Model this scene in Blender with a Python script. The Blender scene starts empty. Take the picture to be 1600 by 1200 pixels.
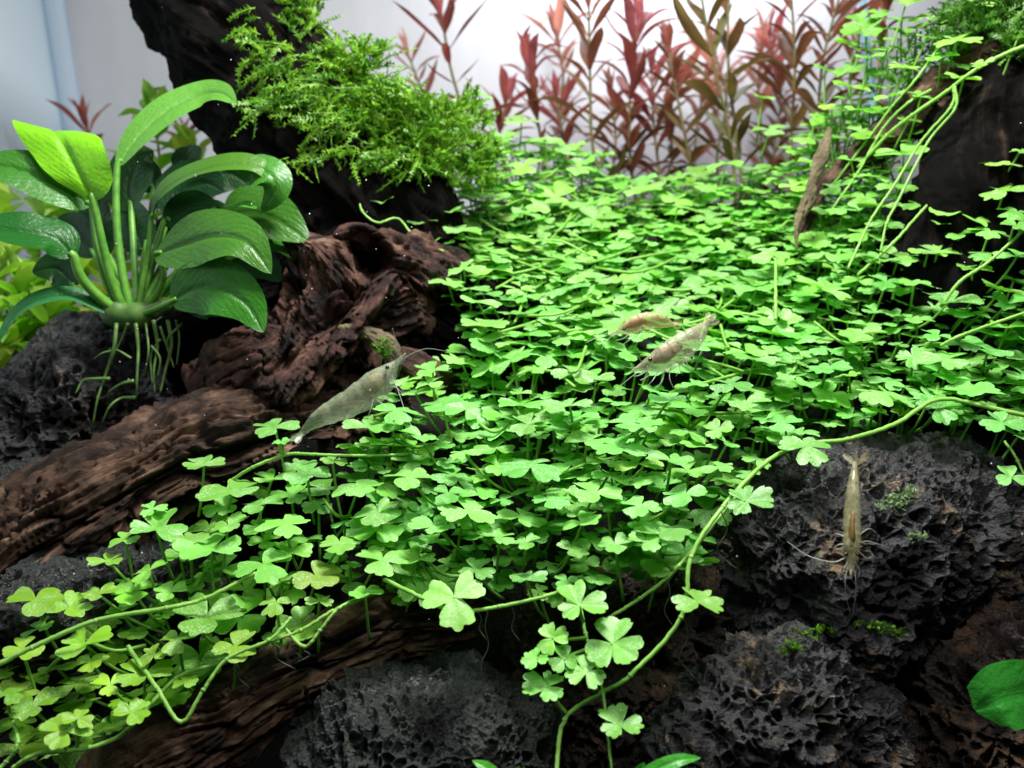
import bpy, math, random
import numpy as np
from mathutils import Vector, Matrix
random.seed(7); RNG = np.random.RandomState(7)
scene = bpy.context.scene
C = scene.collection
scene.unit_settings.scale_length = 0.01          # one unit is one centimetre

# ------------------------------------------------------------------ camera, world, lamps
PITCH = math.radians(18); F = 1300.0             # F: focal length in photo pixels (1600 wide)
cam = bpy.data.cameras.new("camera"); camo = bpy.data.objects.new("camera", cam); C.objects.link(camo)
cam.lens = F/1600*36; cam.sensor_width = 36; cam.clip_start = 0.5; cam.clip_end = 500
camo.rotation_euler = (math.pi/2-PITCH, 0, 0); scene.camera = camo
cam.dof.use_dof = True; cam.dof.focus_distance = 22.0; cam.dof.aperture_fstop = 0.15
FW = Vector((0, math.cos(PITCH), -math.sin(PITCH))); UP = Vector((0, math.sin(PITCH), math.cos(PITCH))); RT = Vector((1, 0, 0))
def P(px, py, d): return (RT*((px-800)/F) - UP*((py-600)/F) + FW)*d

w = bpy.data.worlds.new("World"); scene.world = w; w.use_nodes = True
w.node_tree.nodes["Background"].inputs[0].default_value = (0.75, 0.85, 1.0, 1)
w.node_tree.nodes["Background"].inputs[1].default_value = 0.035

def lamp(name, loc, target, sx, sy, power, col):
    l = bpy.data.lights.new(name, 'AREA'); l.shape = 'RECTANGLE'; l.size = sx; l.size_y = sy
    l.energy = power; l.color = col
    o = bpy.data.objects.new(name, l); C.objects.link(o); o.location = loc
    o.rotation_euler = (Vector(target)-Vector(loc)).to_track_quat('-Z', 'Y').to_euler()
    return o
lamp("tank_lamp", (3, 24.5, 20), (2, 23, -6), 10, 4, 22500, (1.0, 0.985, 0.95))
lamp("tank_lamp", (-6, 22, 24), (-10, 27, -6), 14, 8, 3800, (1.0, 0.98, 0.95))
lamp("front_fill_lamp", (7, 9, 13), (5, 21, -12), 12, 2, 3300, (1.0, .98, .95))  # added fill light, brightens the stone and wood faces turned to the viewer
lamp("back_lamp", (9, 50.5, 13.5), (9, 55.5, 6), 19, 1.5, 5600, (0.93, 0.95, 1.0))
scene.view_settings.view_transform = 'Standard'; scene.view_settings.look = 'None'
scene.view_settings.exposure = 0.0; scene.view_settings.gamma = 1.0

# ------------------------------------------------------------------ numpy noise
def _h(ix, iy, iz, s):
    n = (ix*374761393 + iy*668265263 + iz*2147483647 + s*974634777) & 0xFFFFFFFF
    n = ((n ^ (n >> 13))*1274126177) & 0xFFFFFFFF
    n = ((n ^ (n >> 15))*2246822519) & 0xFFFFFFFF
    return ((n ^ (n >> 16)) & 0xFFFFFF)/16777216.0
def vnoise(p, s=0):
    i = np.floor(p).astype(np.int64); f = p-i; f = f*f*f*(f*(f*6-15)+10)
    r = 0
    for dx in (0, 1):
        wx = f[:, 0] if dx else 1-f[:, 0]
        for dy in (0, 1):
            wy = f[:, 1] if dy else 1-f[:, 1]
            for dz in (0, 1):
                wz = f[:, 2] if dz else 1-f[:, 2]
                r = r + wx*wy*wz*_h(i[:, 0]+dx, i[:, 1]+dy, i[:, 2]+dz, s)
    return r*2-1
def fbm(p, o=4, s=0, g=0.5):
    r = 0; a = 1
    for k in range(o):
        r = r + a*vnoise(p*2.03**k+k*17.3, s+k); a *= g
    return r
def ridged(p, o=4, s=0):
    r = 0; a = 1
    for k in range(o):
        r = r + a*(1-2*np.abs(vnoise(p*2.1**k+k*9.1, s+k))); a *= 0.5
    return r
def worley(p, s=0):
    i = np.floor(p).astype(np.int64); f1 = np.full(len(p), 9.0); f2 = f1.copy(); idr = np.zeros(len(p))
    for dx in (-1, 0, 1):
        for dy in (-1, 0, 1):
            for dz in (-1, 0, 1):
                cx, cy, cz = i[:, 0]+dx, i[:, 1]+dy, i[:, 2]+dz
                d = np.sqrt((cx+_h(cx, cy, cz, s)-p[:, 0])**2+(cy+_h(cx, cy, cz, s+1)-p[:, 1])**2+(cz+_h(cx, cy, cz, s+2)-p[:, 2])**2)
                m = d < f1
                f2 = np.where(m, f1, np.minimum(f2, d)); idr = np.where(m, _h(cx, cy, cz, s+3), idr); f1 = np.where(m, d, f1)
    return f1, f2, idr
def sstep(a, b, x):
    t = np.clip((x-a)/(b-a), 0, 1); return t*t*(3-2*t)

# ------------------------------------------------------------------ object helpers
def mesh(name, v, f, smooth=True, attrs=None):
    me = bpy.data.meshes.new(name)
    me.from_pydata(v if isinstance(v, list) else np.asarray(v, dtype=np.float32), [], f if isinstance(f, list) else np.asarray(f))
    if smooth: me.polygons.foreach_set("use_smooth", [True]*len(me.polygons))
    for k, a in (attrs or {}).items():
        a = np.asarray(a, dtype=np.float32)
        if a.ndim == 1:
            at = me.attributes.new(k, 'FLOAT', 'POINT'); at.data.foreach_set("value", a)
        else:
            at = me.attributes.new(k, 'FLOAT_VECTOR', 'POINT'); at.data.foreach_set("vector", a.ravel())
    me.update(); return me
def obj(name, me, mat=None, parent=None, color=None):
    o = bpy.data.objects.new(name, me); C.objects.link(o)
    if mat is not None and me is not None and not me.materials: me.materials.append(mat)
    if parent is not None:
        o.parent = parent
        o.matrix_parent_inverse = Matrix.Translation(-parent.location)
    if color: o.color = (*color, 1)
    return o
def tag(o, label, cat, group=None, kind=None):
    o["label"] = label
    if cat: o["category"] = cat
    if group: o["group"] = group
    if kind: o["kind"] = kind
    return o
def thing(name, loc, label, cat, group=None):
    o = bpy.data.objects.new(name, None); C.objects.link(o); o.location = loc; o.empty_display_size = .5
    return tag(o, label, cat, group)
def catmull(pts, n):
    p = [Vector(q) for q in pts]; p = [p[0]*2-p[1]]+p+[p[-1]*2-p[-2]]; out = []
    m = len(p)-3
    for k in range(n):
        t = k/(n-1)*m; i = min(int(t), m-1); t -= i; a, b, c, d = p[i:i+4]
        out.append(0.5*((2*b)+(c-a)*t+(2*a-5*b+4*c-d)*t*t+(3*b-a-3*c+d)*t**3))
    return out
def cat1(vals, n):
    return np.interp(np.linspace(0, len(vals)-1, n), range(len(vals)), vals)
def gridfaces(n, m, closed):
    i, j = np.meshgrid(np.arange(n-1), np.arange(m if closed else m-1), indexing='ij'); j2 = (j+1) % m
    return np.stack([i*m+j, i*m+j2, (i+1)*m+j2, (i+1)*m+j], -1).reshape(-1, 4)
class Tubes:
    def __init__(s): s.v = []; s.f = []; s.n = 0
    def add(s, pts, r0, r1=None, sides=5):
        r1 = r0 if r1 is None else r1; n = len(pts)
        A = np.array([tuple(p) for p in pts]); T = np.gradient(A, axis=0); T /= np.linalg.norm(T, axis=1)[:, None]+1e-9
        ref = np.array((0.31, 0.9, 0.2)) if abs(T[0, 1]) < .9 else np.array((1., 0, .1))
        B = np.cross(T, ref); B /= np.linalg.norm(B, axis=1)[:, None]+1e-9; N = np.cross(B, T)
        a = np.arange(sides)/sides*2*math.pi; r = (np.linspace(r0, r1, n) if np.isscalar(r0) else np.asarray(r0))[:, None, None]
        V = A[:, None, :]+r*(np.cos(a)[None, :, None]*N[:, None, :]+np.sin(a)[None, :, None]*B[:, None, :])
        s.v.append(V.reshape(-1, 3)); s.f += (gridfaces(n, sides, True)+s.n).tolist()
        s.f.append(list(range(s.n+sides-1, s.n-1, -1))); e = s.n+(n-1)*sides; s.f.append(list(range(e, e+sides)))
        s.n += n*sides
    def quads(s, V, Fc):
        s.v.append(np.asarray(V, dtype=float)); s.f += [[a+s.n for a in q] for q in Fc]; s.n += len(V)
    def build(s, name, mat, parent=None, color=None):
        return obj(name, mesh(name, np.concatenate(s.v).tolist(), s.f), mat, parent, color)

# ------------------------------------------------------------------ materials
class M_:
    def __init__(s, name):
        s.m = bpy.data.materials.new(name); s.m.use_nodes = True; s.t = s.m.node_tree; s.N = s.t.nodes; s.L = s.t.links
        s.b = s.N["Principled BSDF"]; s.out = s.N["Material Output"]
    def n(s, typ, **k):
        nd = s.N.new(typ)
        for a, v in k.items():
            if a.startswith('i_'):
                key = a[2:]; key = int(key) if key.isdigit() else key.replace('_', ' ')
                if isinstance(v, bpy.types.NodeSocket): s.L.new(v, nd.inputs[key])
                else: nd.inputs[key].default_value = v
            else: setattr(nd, a, v)
        return nd
    def noise(s, scale, vec=None, detail=4, rough=.55):
        nd = s.n('ShaderNodeTexNoise', i_Scale=scale, i_Detail=detail, i_Roughness=rough)
        if vec is not None: s.L.new(vec, nd.inputs['Vector'])
        return nd.outputs['Fac']
    def ramp(s, fac, stops):
        nd = s.n('ShaderNodeValToRGB', i_Fac=fac); e = nd.color_ramp.elements
        while len(e) < len(stops): e.new(.5)
        for q, (p, c) in zip(e, stops): q.position = p; q.color = (*c, 1) if len(c) == 3 else c
        return nd.outputs[0]
    def mix(s, fac, a, b, mode='MIX'):
        nd = s.n('ShaderNodeMix', data_type='RGBA', blend_type=mode)
        for sock, v in ((nd.inputs[0], fac), (nd.inputs[6], a), (nd.inputs[7], b)):
            if isinstance(v, bpy.types.NodeSocket): s.L.new(v, sock)
            else: sock.default_value = v if not isinstance(v, tuple) else (*v, 1)
        return nd.outputs[2]
    def math(s, op, a, b=0.0):
        nd = s.n('ShaderNodeMath', operation=op)
        for i, v in enumerate((a, b)):
            if isinstance(v, bpy.types.NodeSocket): s.L.new(v, nd.inputs[i])
            else: nd.inputs[i].default_value = v
        return nd.outputs[0]
    def bump(s, h, st, dist):
        return s.n('ShaderNodeBump', i_Height=h, i_Strength=st, i_Distance=dist).outputs[0]
    def base(s, c, rough=.5, spec=.5):
        if isinstance(c, bpy.types.NodeSocket): s.L.new(c, s.b.inputs['Base Color'])
        else: s.b.inputs['Base Color'].default_value = (*c, 1)
        if isinstance(rough, bpy.types.NodeSocket): s.L.new(rough, s.b.inputs['Roughness'])
        else: s.b.inputs['Roughness'].default_value = rough
        s.b.inputs['Specular IOR Level'].default_value = spec
    def translucent(s, col, fac, nrm=None):
        tr = s.n('ShaderNodeBsdfTranslucent')
        s.L.new(col, tr.inputs[0]) if isinstance(col, bpy.types.NodeSocket) else setattr(tr.inputs[0], 'default_value', (*col, 1))
        mx = s.n('ShaderNodeMixShader', i_0=fac); s.L.new(s.b.outputs[0], mx.inputs[1]); s.L.new(tr.outputs[0], mx.inputs[2])
        s.L.new(mx.outputs[0], s.out.inputs[0])

def mat_leaf(name, speck=True, rough=.42, trans=.38, tr_tint=(0.75, 1.0, 0.25), spec=.45, veins=6.0, tu=False):
    m = M_(name); oi = m.n('ShaderNodeObjectInfo'); tc = m.n('ShaderNodeTexCoord')
    off = m.n('ShaderNodeVectorMath', operation='ADD'); m.L.new(tc.outputs['Object'], off.inputs[0])
    cmb = m.n('ShaderNodeMath', operation='MULTIPLY', i_1=37.0); m.L.new(oi.outputs['Random'], cmb.inputs[0]); m.L.new(cmb.outputs[0], off.inputs[1])
    v = off.outputs[0]
    hs = m.n('ShaderNodeHueSaturation'); m.L.new(oi.outputs['Color'], hs.inputs['Color'])
    m.L.new(m.math('ADD', m.math('MULTIPLY', oi.outputs['Random'], 0.03), 0.485), hs.inputs['Hue'])
    m.L.new(m.math('ADD', m.math('MULTIPLY', m.math('FRACT', m.math('MULTIPLY', oi.outputs['Random'], 7.31)), 0.5), 0.75), hs.inputs['Value'])
    n1 = m.noise(veins, v, 3); c = m.mix(m.math('MULTIPLY', n1, .5), hs.outputs[0], m.mix(1.0, hs.outputs[0], (0.55, 0.75, 0.45), 'MULTIPLY'))
    if speck:
        n2 = m.ramp(m.noise(26.0, v, 5, .7), [(0.48, (0, 0, 0)), (0.62, (1, 1, 1))])
        n3 = m.ramp(m.noise(2.2, v, 2), [(0.42, (0, 0, 0)), (0.62, (1, 1, 1))])
        k = m.math('MULTIPLY', m.math('MULTIPLY', n2, n3), 0.75)
        c = m.mix(k, c, (0.55, 0.80, 0.48))
    hb = m.noise(veins*1.7, v, 4)
    if tu:
        sp = m.n('ShaderNodeSeparateXYZ'); m.L.new(m.n('ShaderNodeAttribute', attribute_name='tu').outputs['Vector'], sp.inputs[0])
        ph = m.math('SUBTRACT', m.math('MULTIPLY', sp.outputs[0], 60.0), m.math('MULTIPLY', sp.outputs[1], 26.0))
        ph = m.math('ADD', ph, m.math('MULTIPLY', m.noise(1.5, v, 2), 7.0))
        wv = m.math('MULTIPLY', m.math('ADD', m.math('SINE', ph), 1.0), .5); wv = m.math('POWER', wv, 3.0)
        mid = m.ramp(sp.outputs[1], [(0, (1, 1, 1)), (.07, (0, 0, 0))])
        c = m.mix(m.math('MULTIPLY', wv, .12), c, m.mix(1.0, c, (.62, .75, .6), 'MULTIPLY')); c = m.mix(m.math('MULTIPLY', mid, .45), c, m.mix(1.0, c, (.5, .6, .5), 'MULTIPLY'))
        hb = m.math('SUBTRACT', m.math('ADD', m.math('MULTIPLY', hb, 1.2), m.math('MULTIPLY', m.noise(9, v, 4), .5)), m.math('MULTIPLY', wv, .14))
    m.base(c, rough, spec)
    m.L.new(m.bump(hb, .45 if tu else .35, .07 if tu else .05), m.b.inputs['Normal'])
    m.translucent(m.mix(1.0, c, tr_tint, 'MULTIPLY'), trans)
    return m
class MD(dict):
    def __setitem__(s, k, v): dict.__setitem__(s, k, v.m if isinstance(v, M_) else v)
M = MD()
M['leaf'] = mat_leaf('clover_leaf_green')
M['anubias'] = mat_leaf('broad_leaf_green', speck=False, rough=.34, trans=.22, veins=2.5, spec=.4, tu=True)
M['red'] = mat_leaf('red_leaf', speck=False, rough=.5, trans=.5, tr_tint=(1.0, .8, .75))
def mat_stem(name, c1, c2, trans=.15, scale=3.0):
    m = M_(name); tc = m.n('ShaderNodeTexCoord')
    c = m.ramp(m.noise(scale, tc.outputs['Object'], 3), [(0.3, c1), (0.7, c2)]); m.base(c, .4, .4); m.translucent(c, trans); return m
M['stem'] = mat_stem('runner_green', (.20, .48, .07), (.34, .62, .14), .3)
M['petiole'] = mat_stem('stalk_green', (.16, .42, .05), (.26, .52, .09), .3)
M['anpet'] = mat_stem('broad_leaf_stalk', (.07, .24, .03), (.16, .40, .05), .2)
M['root'] = mat_stem('green_root', (.035, .09, .02), (.10, .20, .04), .1, 2)
M['hair'] = mat_stem('root_hair', (.12, .13, .10), (.28, .28, .24), .2, 4)
M['redstem'] = mat_stem('olive_stem', (.10, .13, .03), (.17, .11, .04), .2, 1)
M['moss'] = mat_stem('moss_green', (.045, .19, .006), (.23, .47, .03), .4, 1.2)
M['mosspale'] = mat_stem('moss_pale_green', (.16, .30, .10), (.40, .55, .28), .3, 2)
M['mossdark'] = mat_stem('moss_dark_green', (.03, .13, .01), (.12, .30, .03), .3, 1.5)

def mat_wood(name, stops, wet=.45, bump=.5, speck=None, spec=.3):
    m = M_(name); at = m.n('ShaderNodeAttribute', attribute_name='grain').outputs['Vector']
    tc = m.n('ShaderNodeTexCoord').outputs['Object']
    n1 = m.noise(2.4, at, 8, .62); n2 = m.noise(.5, tc, 4); n3 = m.noise(9, tc, 4, .6)
    f = m.math('ADD', m.math('MULTIPLY', n1, .55), m.math('MULTIPLY', m.noise(1.3, tc, 6, .65), .45))
    c = m.ramp(f, stops)
    if speck: c = m.mix(m.ramp(n3, [(.56, (0, 0, 0)), (.72, (.6, .6, .6))]), c, speck)
    m.base(c, m.ramp(n1, [(.3, (wet,)*3), (.7, (wet+.3,)*3)]), spec)
    h = m.math('ADD', m.noise(9, at, 10, .72), m.math('MULTIPLY', m.noise(26, tc, 5, .65), .3))
    m.L.new(m.bump(h, bump, .30), m.b.inputs['Normal']); return m
M['wood'] = mat_wood('brown_driftwood', [(.36, (.006, .004, .003)), (.46, (.035, .018, .011)), (.54, (.12, .066, .040)), (.63, (.32, .21, .135))], .5, .9)
M['redwood'] = mat_wood('red_brown_driftwood', [(.36, (.006, .004, .004)), (.46, (.025, .012, .010)), (.55, (.11, .048, .034)), (.66, (.32, .21, .14))], .5, 1.0, (.10, .06, .035))
M['blackwood'] = mat_wood('black_driftwood', [(.40, (.001, .001, .001)), (.52, (.0025, .0022, .002)), (.60, (.010, .007, .006)), (.72, (.06, .040, .028))], .7, .5, spec=.07)
M['twig'] = mat_wood('pale_dead_twig', [(.3, (.05, .04, .025)), (.5, (.16, .13, .07)), (.7, (.34, .29, .18))], .6, .8, (.10, .20, .04))
def mat_lava(name, dark, mid, tan, green, tan_amt=.60):
    m = M_(name); tc = m.n('ShaderNodeTexCoord').outputs['Object']
    c = m.ramp(m.noise(3.0, tc, 6, .65), [(.34, dark), (.62, mid), (.75, tuple(x*1.7 for x in mid))])
    c = m.mix(m.ramp(m.math('ADD', m.math('MULTIPLY', m.noise(.55, tc, 3), .6), m.math('MULTIPLY', m.noise(4, tc, 4), .4)), [(tan_amt-.03, (0, 0, 0)), (tan_amt+.05, (.85,)*3)]), c, tan)
    c = m.mix(m.ramp(m.noise(1.3, tc, 5, .7), [(.60, (0, 0, 0)), (.72, (.5,)*3)]), c, green)
    m.base(c, m.ramp(m.noise(6, tc, 3), [(.3, (.22,)*3), (.7, (.5,)*3)]), .6)
    vo = m.n('ShaderNodeTexVoronoi', i_Scale=11.0, feature='SMOOTH_F1'); m.L.new(tc, vo.inputs['Vector'])
    h = m.math('ADD', m.math('MULTIPLY', vo.outputs[0], .6), m.noise(16, tc, 6, .65))
    m.L.new(m.bump(h, .9, .16), m.b.inputs['Normal']); return m
M['lava'] = mat_lava('dark_lava_stone', (.006, .006, .007), (.056, .056, .060), (.26, .18, .10), (.06, .10, .03), .60)
M['lavab'] = mat_lava('brown_lava_stone', (.010, .008, .007), (.065, .045, .036), (.17, .10, .06), (.03, .045, .02), .56)
M['lavag'] = mat_lava('greenish_lava_stone', (.008, .010, .010), (.036, .044, .040), (.13, .13, .06), (.04, .08, .03), .64)
m = M_('dark_soil'); tc = m.n('ShaderNodeTexCoord').outputs['Object']
m.base(m.ramp(m.noise(4, tc, 6, .7), [(.35, (.004, .004, .003)), (.7, (.016, .014, .009))]), .8, .3)
m.L.new(m.bump(m.noise(8, tc, 5), .9, .2), m.b.inputs['Normal']); M['soil'] = m
m = M_('frosted_back_pane'); tc = m.n('ShaderNodeTexCoord').outputs['Object']; mp = m.n('ShaderNodeMapping', i_Scale=(1, 1, .25)); m.L.new(tc, mp.inputs[0])
m.base(m.mix(m.ramp(m.noise(.35, mp.outputs[0], 5, .6), [(.42, (0, 0, 0)), (.7, (.45,)*3)]), (.62, .63, .68), (.47, .50, .50)), .6, .2); M['pane'] = m
m = M_('frosted_side_pane'); m.base((.62, .74, .82), .25, .5); M['side'] = m
m = M_('clear_silicone'); m.base((.72, .84, .95), .2, .5); m.translucent((.75, .88, 1.0), .4); M['seal'] = m

# ------------------------------------------------------------------ depth of the carpet surface (thin-plate through measured points)
CP = np.array([(0,1000,20.3),(200,850,21.8),(400,680,24),(0,1180,19),(250,1100,19.6),(450,900,20.8),(700,900,20.6),(700,700,22.6),(640,600,24.6),
 (900,950,20),(950,1130,19),(1100,900,19.8),(1100,700,21.6),(900,600,23.6),(1300,620,23.3),(1500,640,22.6),(720,450,28),(900,450,28),(1200,450,27.5),
 (1500,420,26),(650,300,31),(900,270,35),(1100,300,34.5),(1300,250,31.5),(1500,200,28),(1300,80,32),(1450,30,29),(1590,300,26),(1180,250,35),(760,190,35),
 (1600,60,27),(1100,1200,18.6),(1600,760,21.5),(400,1150,19)], float)
def _U(r): return np.where(r > 0, r*r*np.log(r+1e-12), 0)
_x = CP[:, :2]/500; _K = _U(np.linalg.norm(_x[:, None]-_x[None], axis=2))+np.eye(len(_x))*.01
_Pm = np.c_[np.ones(len(_x)), _x]; _A = np.block([[_K, _Pm], [_Pm.T, np.zeros((3, 3))]])
_sol = np.linalg.solve(_A, np.r_[CP[:, 2], 0, 0, 0])
def D(px, py):
    q = np.array((px, py))/500; return float(_U(np.linalg.norm(_x-q, axis=1))@_sol[:-3] + _sol[-3] + q@_sol[-2:])

# ------------------------------------------------------------------ setting: soil, panes
def build_soil():
    n, mm = 150, 170; xs = np.linspace(-30, 34, mm); ys = np.linspace(4, 53.5, n); Y, X = np.meshgrid(ys, xs, indexing='ij')
    prof = np.interp(Y, [4, 12, 15.4, 18.5, 22.8, 27, 33.7, 38, 44, 54], [-21, -21, -20.6, -19.2, -14.5, -9.6, -5.4, -3.9, -7.0, -8.5])
    left = sstep(-4, -13, X); prof = prof - left*(3.0+3.0*sstep(26, 34, Y)-3*sstep(18, 14, Y))
    p = np.c_[X.ravel()*.4, Y.ravel()*.4, np.zeros(X.size)]
    Z = prof.ravel()+fbm(p, 5, 3)*.55
    me = mesh('ground', np.c_[X.ravel(), Y.ravel(), Z], gridfaces(n, mm, False))
    tag(obj('ground', me, M['soil']), 'dark soil under the plants and stones', None, kind='structure')
build_soil()
def box(name, x0, x1, y0, y1, z0, z1, mat, bevel=0):
    v = [(x, y, z) for x in (x0, x1) for y in (y0, y1) for z in (z0, z1)]
    f = [(0, 1, 3, 2), (4, 6, 7, 5), (0, 4, 5, 1), (2, 3, 7, 6), (0, 2, 6, 4), (1, 5, 7, 3)]
    return obj(name, mesh(name, v, f, False), mat)
XL = -27.5
o = box('back_wall', XL-6, 40, 54, 54.6, -24, 17, M['pane']); tag(o, 'frosted pale back pane of the tank, bright at the top', None, kind='structure')
o = box('side_wall', XL-.6, XL, 2, 53.99, -24, 17, M['side']); tag(o, 'pale blue side pane at the left edge of the tank', None, kind='structure')
t = Tubes(); t.add([(XL+.55, 53.5, z) for z in np.linspace(-20, 16.8, 12)], .62, .62, 8)
o = t.build('silicone_seam', M['seal']); tag(o, 'pale vertical silicone seam in the left back corner of the tank', 'seam')

# ------------------------------------------------------------------ lava rocks
def cubesphere(N):
    a = np.tan(np.linspace(-1, 1, N)*math.pi/4); U_, V_ = np.meshgrid(a, a, indexing='ij'); o1 = np.ones_like(U_); vs = []; fs = []; n = 0
    for k, (x, y, z) in enumerate(((o1, U_, V_), (-o1, V_, U_), (V_, o1, U_), (U_, -o1, V_), (U_, V_, o1), (V_, U_, -o1))):
        q = np.stack([x, y, z], -1).reshape(-1, 3); vs.append(q/np.linalg.norm(q, axis=1)[:, None]); fs.append(gridfaces(N, N, False)+n); n += N*N
    v = np.concatenate(vs); f = np.concatenate(fs)
    key = np.round(v*1e5).astype(np.int64); _, first, inv = np.unique(key, axis=0, return_index=True, return_inverse=True)
    return v[first], inv.ravel()[f]
_cs = {}
def rock(px, py, d, rx, ry, rz, seed, label, N=130, mat='lava', pit=2.6, rot=0.0, amp=1.0, tilt=0.0):
    if N not in _cs: _cs[N] = cubesphere(N)
    v, f = _cs[N]; v = v+np.array((0, -.42, .28)); v = v/np.linalg.norm(v, axis=1)[:, None]      # finer mesh on the side that shows
    c = P(px, py, d); s = np.array((rx, ry, rz))
    q = np.sign(v)*np.abs(v)**.85; q = q/np.linalg.norm(q, axis=1)[:, None]**.5
    base = q*s; size = s.mean()
    off = seed*13.7
    disp = fbm(base/size*1.1+off, 4, seed)*.20*size + ridged(base*.9+off, 3, seed+9)*.06*size*amp
    w_ = base+np.c_[vnoise(base*1.9+off, 1), vnoise(base*1.9+off+5, 2), vnoise(base*1.9+off+9, 3)]*.13+np.c_[vnoise(base*5+off, 1), vnoise(base*5+off+5, 2), vnoise(base*5+off+9, 3)]*.035
    def holes(fr, o_, sd, lo, hi, dep, keep):
        f1, f2, idr = worley(w_*fr+o_, sd); r_ = lo+(hi-lo)*((idr*7.3) % 1); e = sstep(.02, .20, f2-f1)*sstep(1.05, .70, f1/r_)
        return -e*dep/fr*(.5+.7*idr)*(idr > 1-keep)
    dens_ = sstep(-.5, .15, vnoise(base*.55+off*1.3, 77))
    p1 = holes(pit*.62, off, seed, .45, .68, .70, .45)*dens_; p2 = holes(pit*1.35, off*2, seed+5, .45, .72, .85, .95)*(.45+.55*dens_); p3 = holes(pit*2.7, off*3, seed+8, .4, .65, .55, .7)
    f3 = fbm(base*5+off, 4, seed+3)*.04+ridged(w_*2.6+off, 3, seed+15)*.02
    nn = v/np.linalg.norm(v/s, axis=1)[:, None]; nn = (v/s); nn /= np.linalg.norm(nn, axis=1)[:, None]
    out = base+nn*(disp+(p1+p2+p3)*amp+f3)[:, None]
    cr, sr = math.cos(rot), math.sin(rot); ct, st = math.cos(tilt), math.sin(tilt)
    R1 = np.array([(cr, -sr, 0), (sr, cr, 0), (0, 0, 1)]); R2 = np.array([(ct, 0, st), (0, 1, 0), (-st, 0, ct)])
    out = out@(R2@R1).T
    o = obj('lava_rock', mesh('lava_rock', out, f), M[mat]); o.location = c
    return tag(o, label, 'rock')
rock(1375, 872, 24.4, 5.3, 3.0, 3.35, 1, 'large black pitted lava rock under the right edge of the carpet, behind the upright shrimp', 230, 'lava', 2.1, .2, tilt=.08)
rock(1215, 1170, 22.6, 3.8, 2.8, 3.6, 2, 'dark lava rock with tan patches and moss bits at the bottom right of centre', 220, 'lava', 2.3, .5)
rock(655, 1230, 21.8, 3.3, 2.5, 2.9, 3, 'greenish black honeycombed lava rock at the bottom centre', 190, 'lavag', 2.8, .1)
rock(155, 665, 30.5, 4.1, 3.0, 3.5, 4, 'black bumpy lava rock behind the brown log under the broad leaved plant', 130, 'lava', 1.7, .7)
rock(35, 785, 28.5, 2.8, 2.4, 1.9, 5, 'small dark lava rock at the left edge behind the brown log', 90, 'lavag', 2.2)
rock(120, 985, 24.2, 4.4, 2.6, 2.2, 6, 'dark lava rock under the left end of the clover carpet', 110, 'lavag', 2.0, .3)
rock(1590, 1140, 24.6, 4.4, 3.2, 4.4, 8, 'rough brown stone in the bottom right corner behind the round leaf', 160, 'lavab', 1.8, .4, 1.0)
rock(985, 1060, 25.6, 4.0, 2.6, 4.2, 9, 'shaded dark stone behind the hanging clover runners', 120, 'lavab', 2.0)

bpy.context.view_layer.update(); _dg = bpy.context.evaluated_depsgraph_get()
def on_rock(x, y, off=.1):
    """depth of the stone surface behind a photo point"""
    hit, loc, *_ = scene.ray_cast(_dg, Vector((0, 0, 0)), P(x, y, 1).normalized()); return (loc.dot(FW) if hit else 23)-off
BITS = {k: on_rock(*k) for k in ((1405,785),(1380,800),(1415,770),(1432,840),(1240,1010),(1225,1018),(1265,990),(1290,985),(1382,985),(1400,990),(1345,975),(1365,978),(1330,960),(1562,868),(1490,830),(1180,880))}
S4 = min(on_rock(x, y, 0) for x, y in ((1331,740),(1331,800),(1331,850),(1325,880),(1338,820)))-.45
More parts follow.
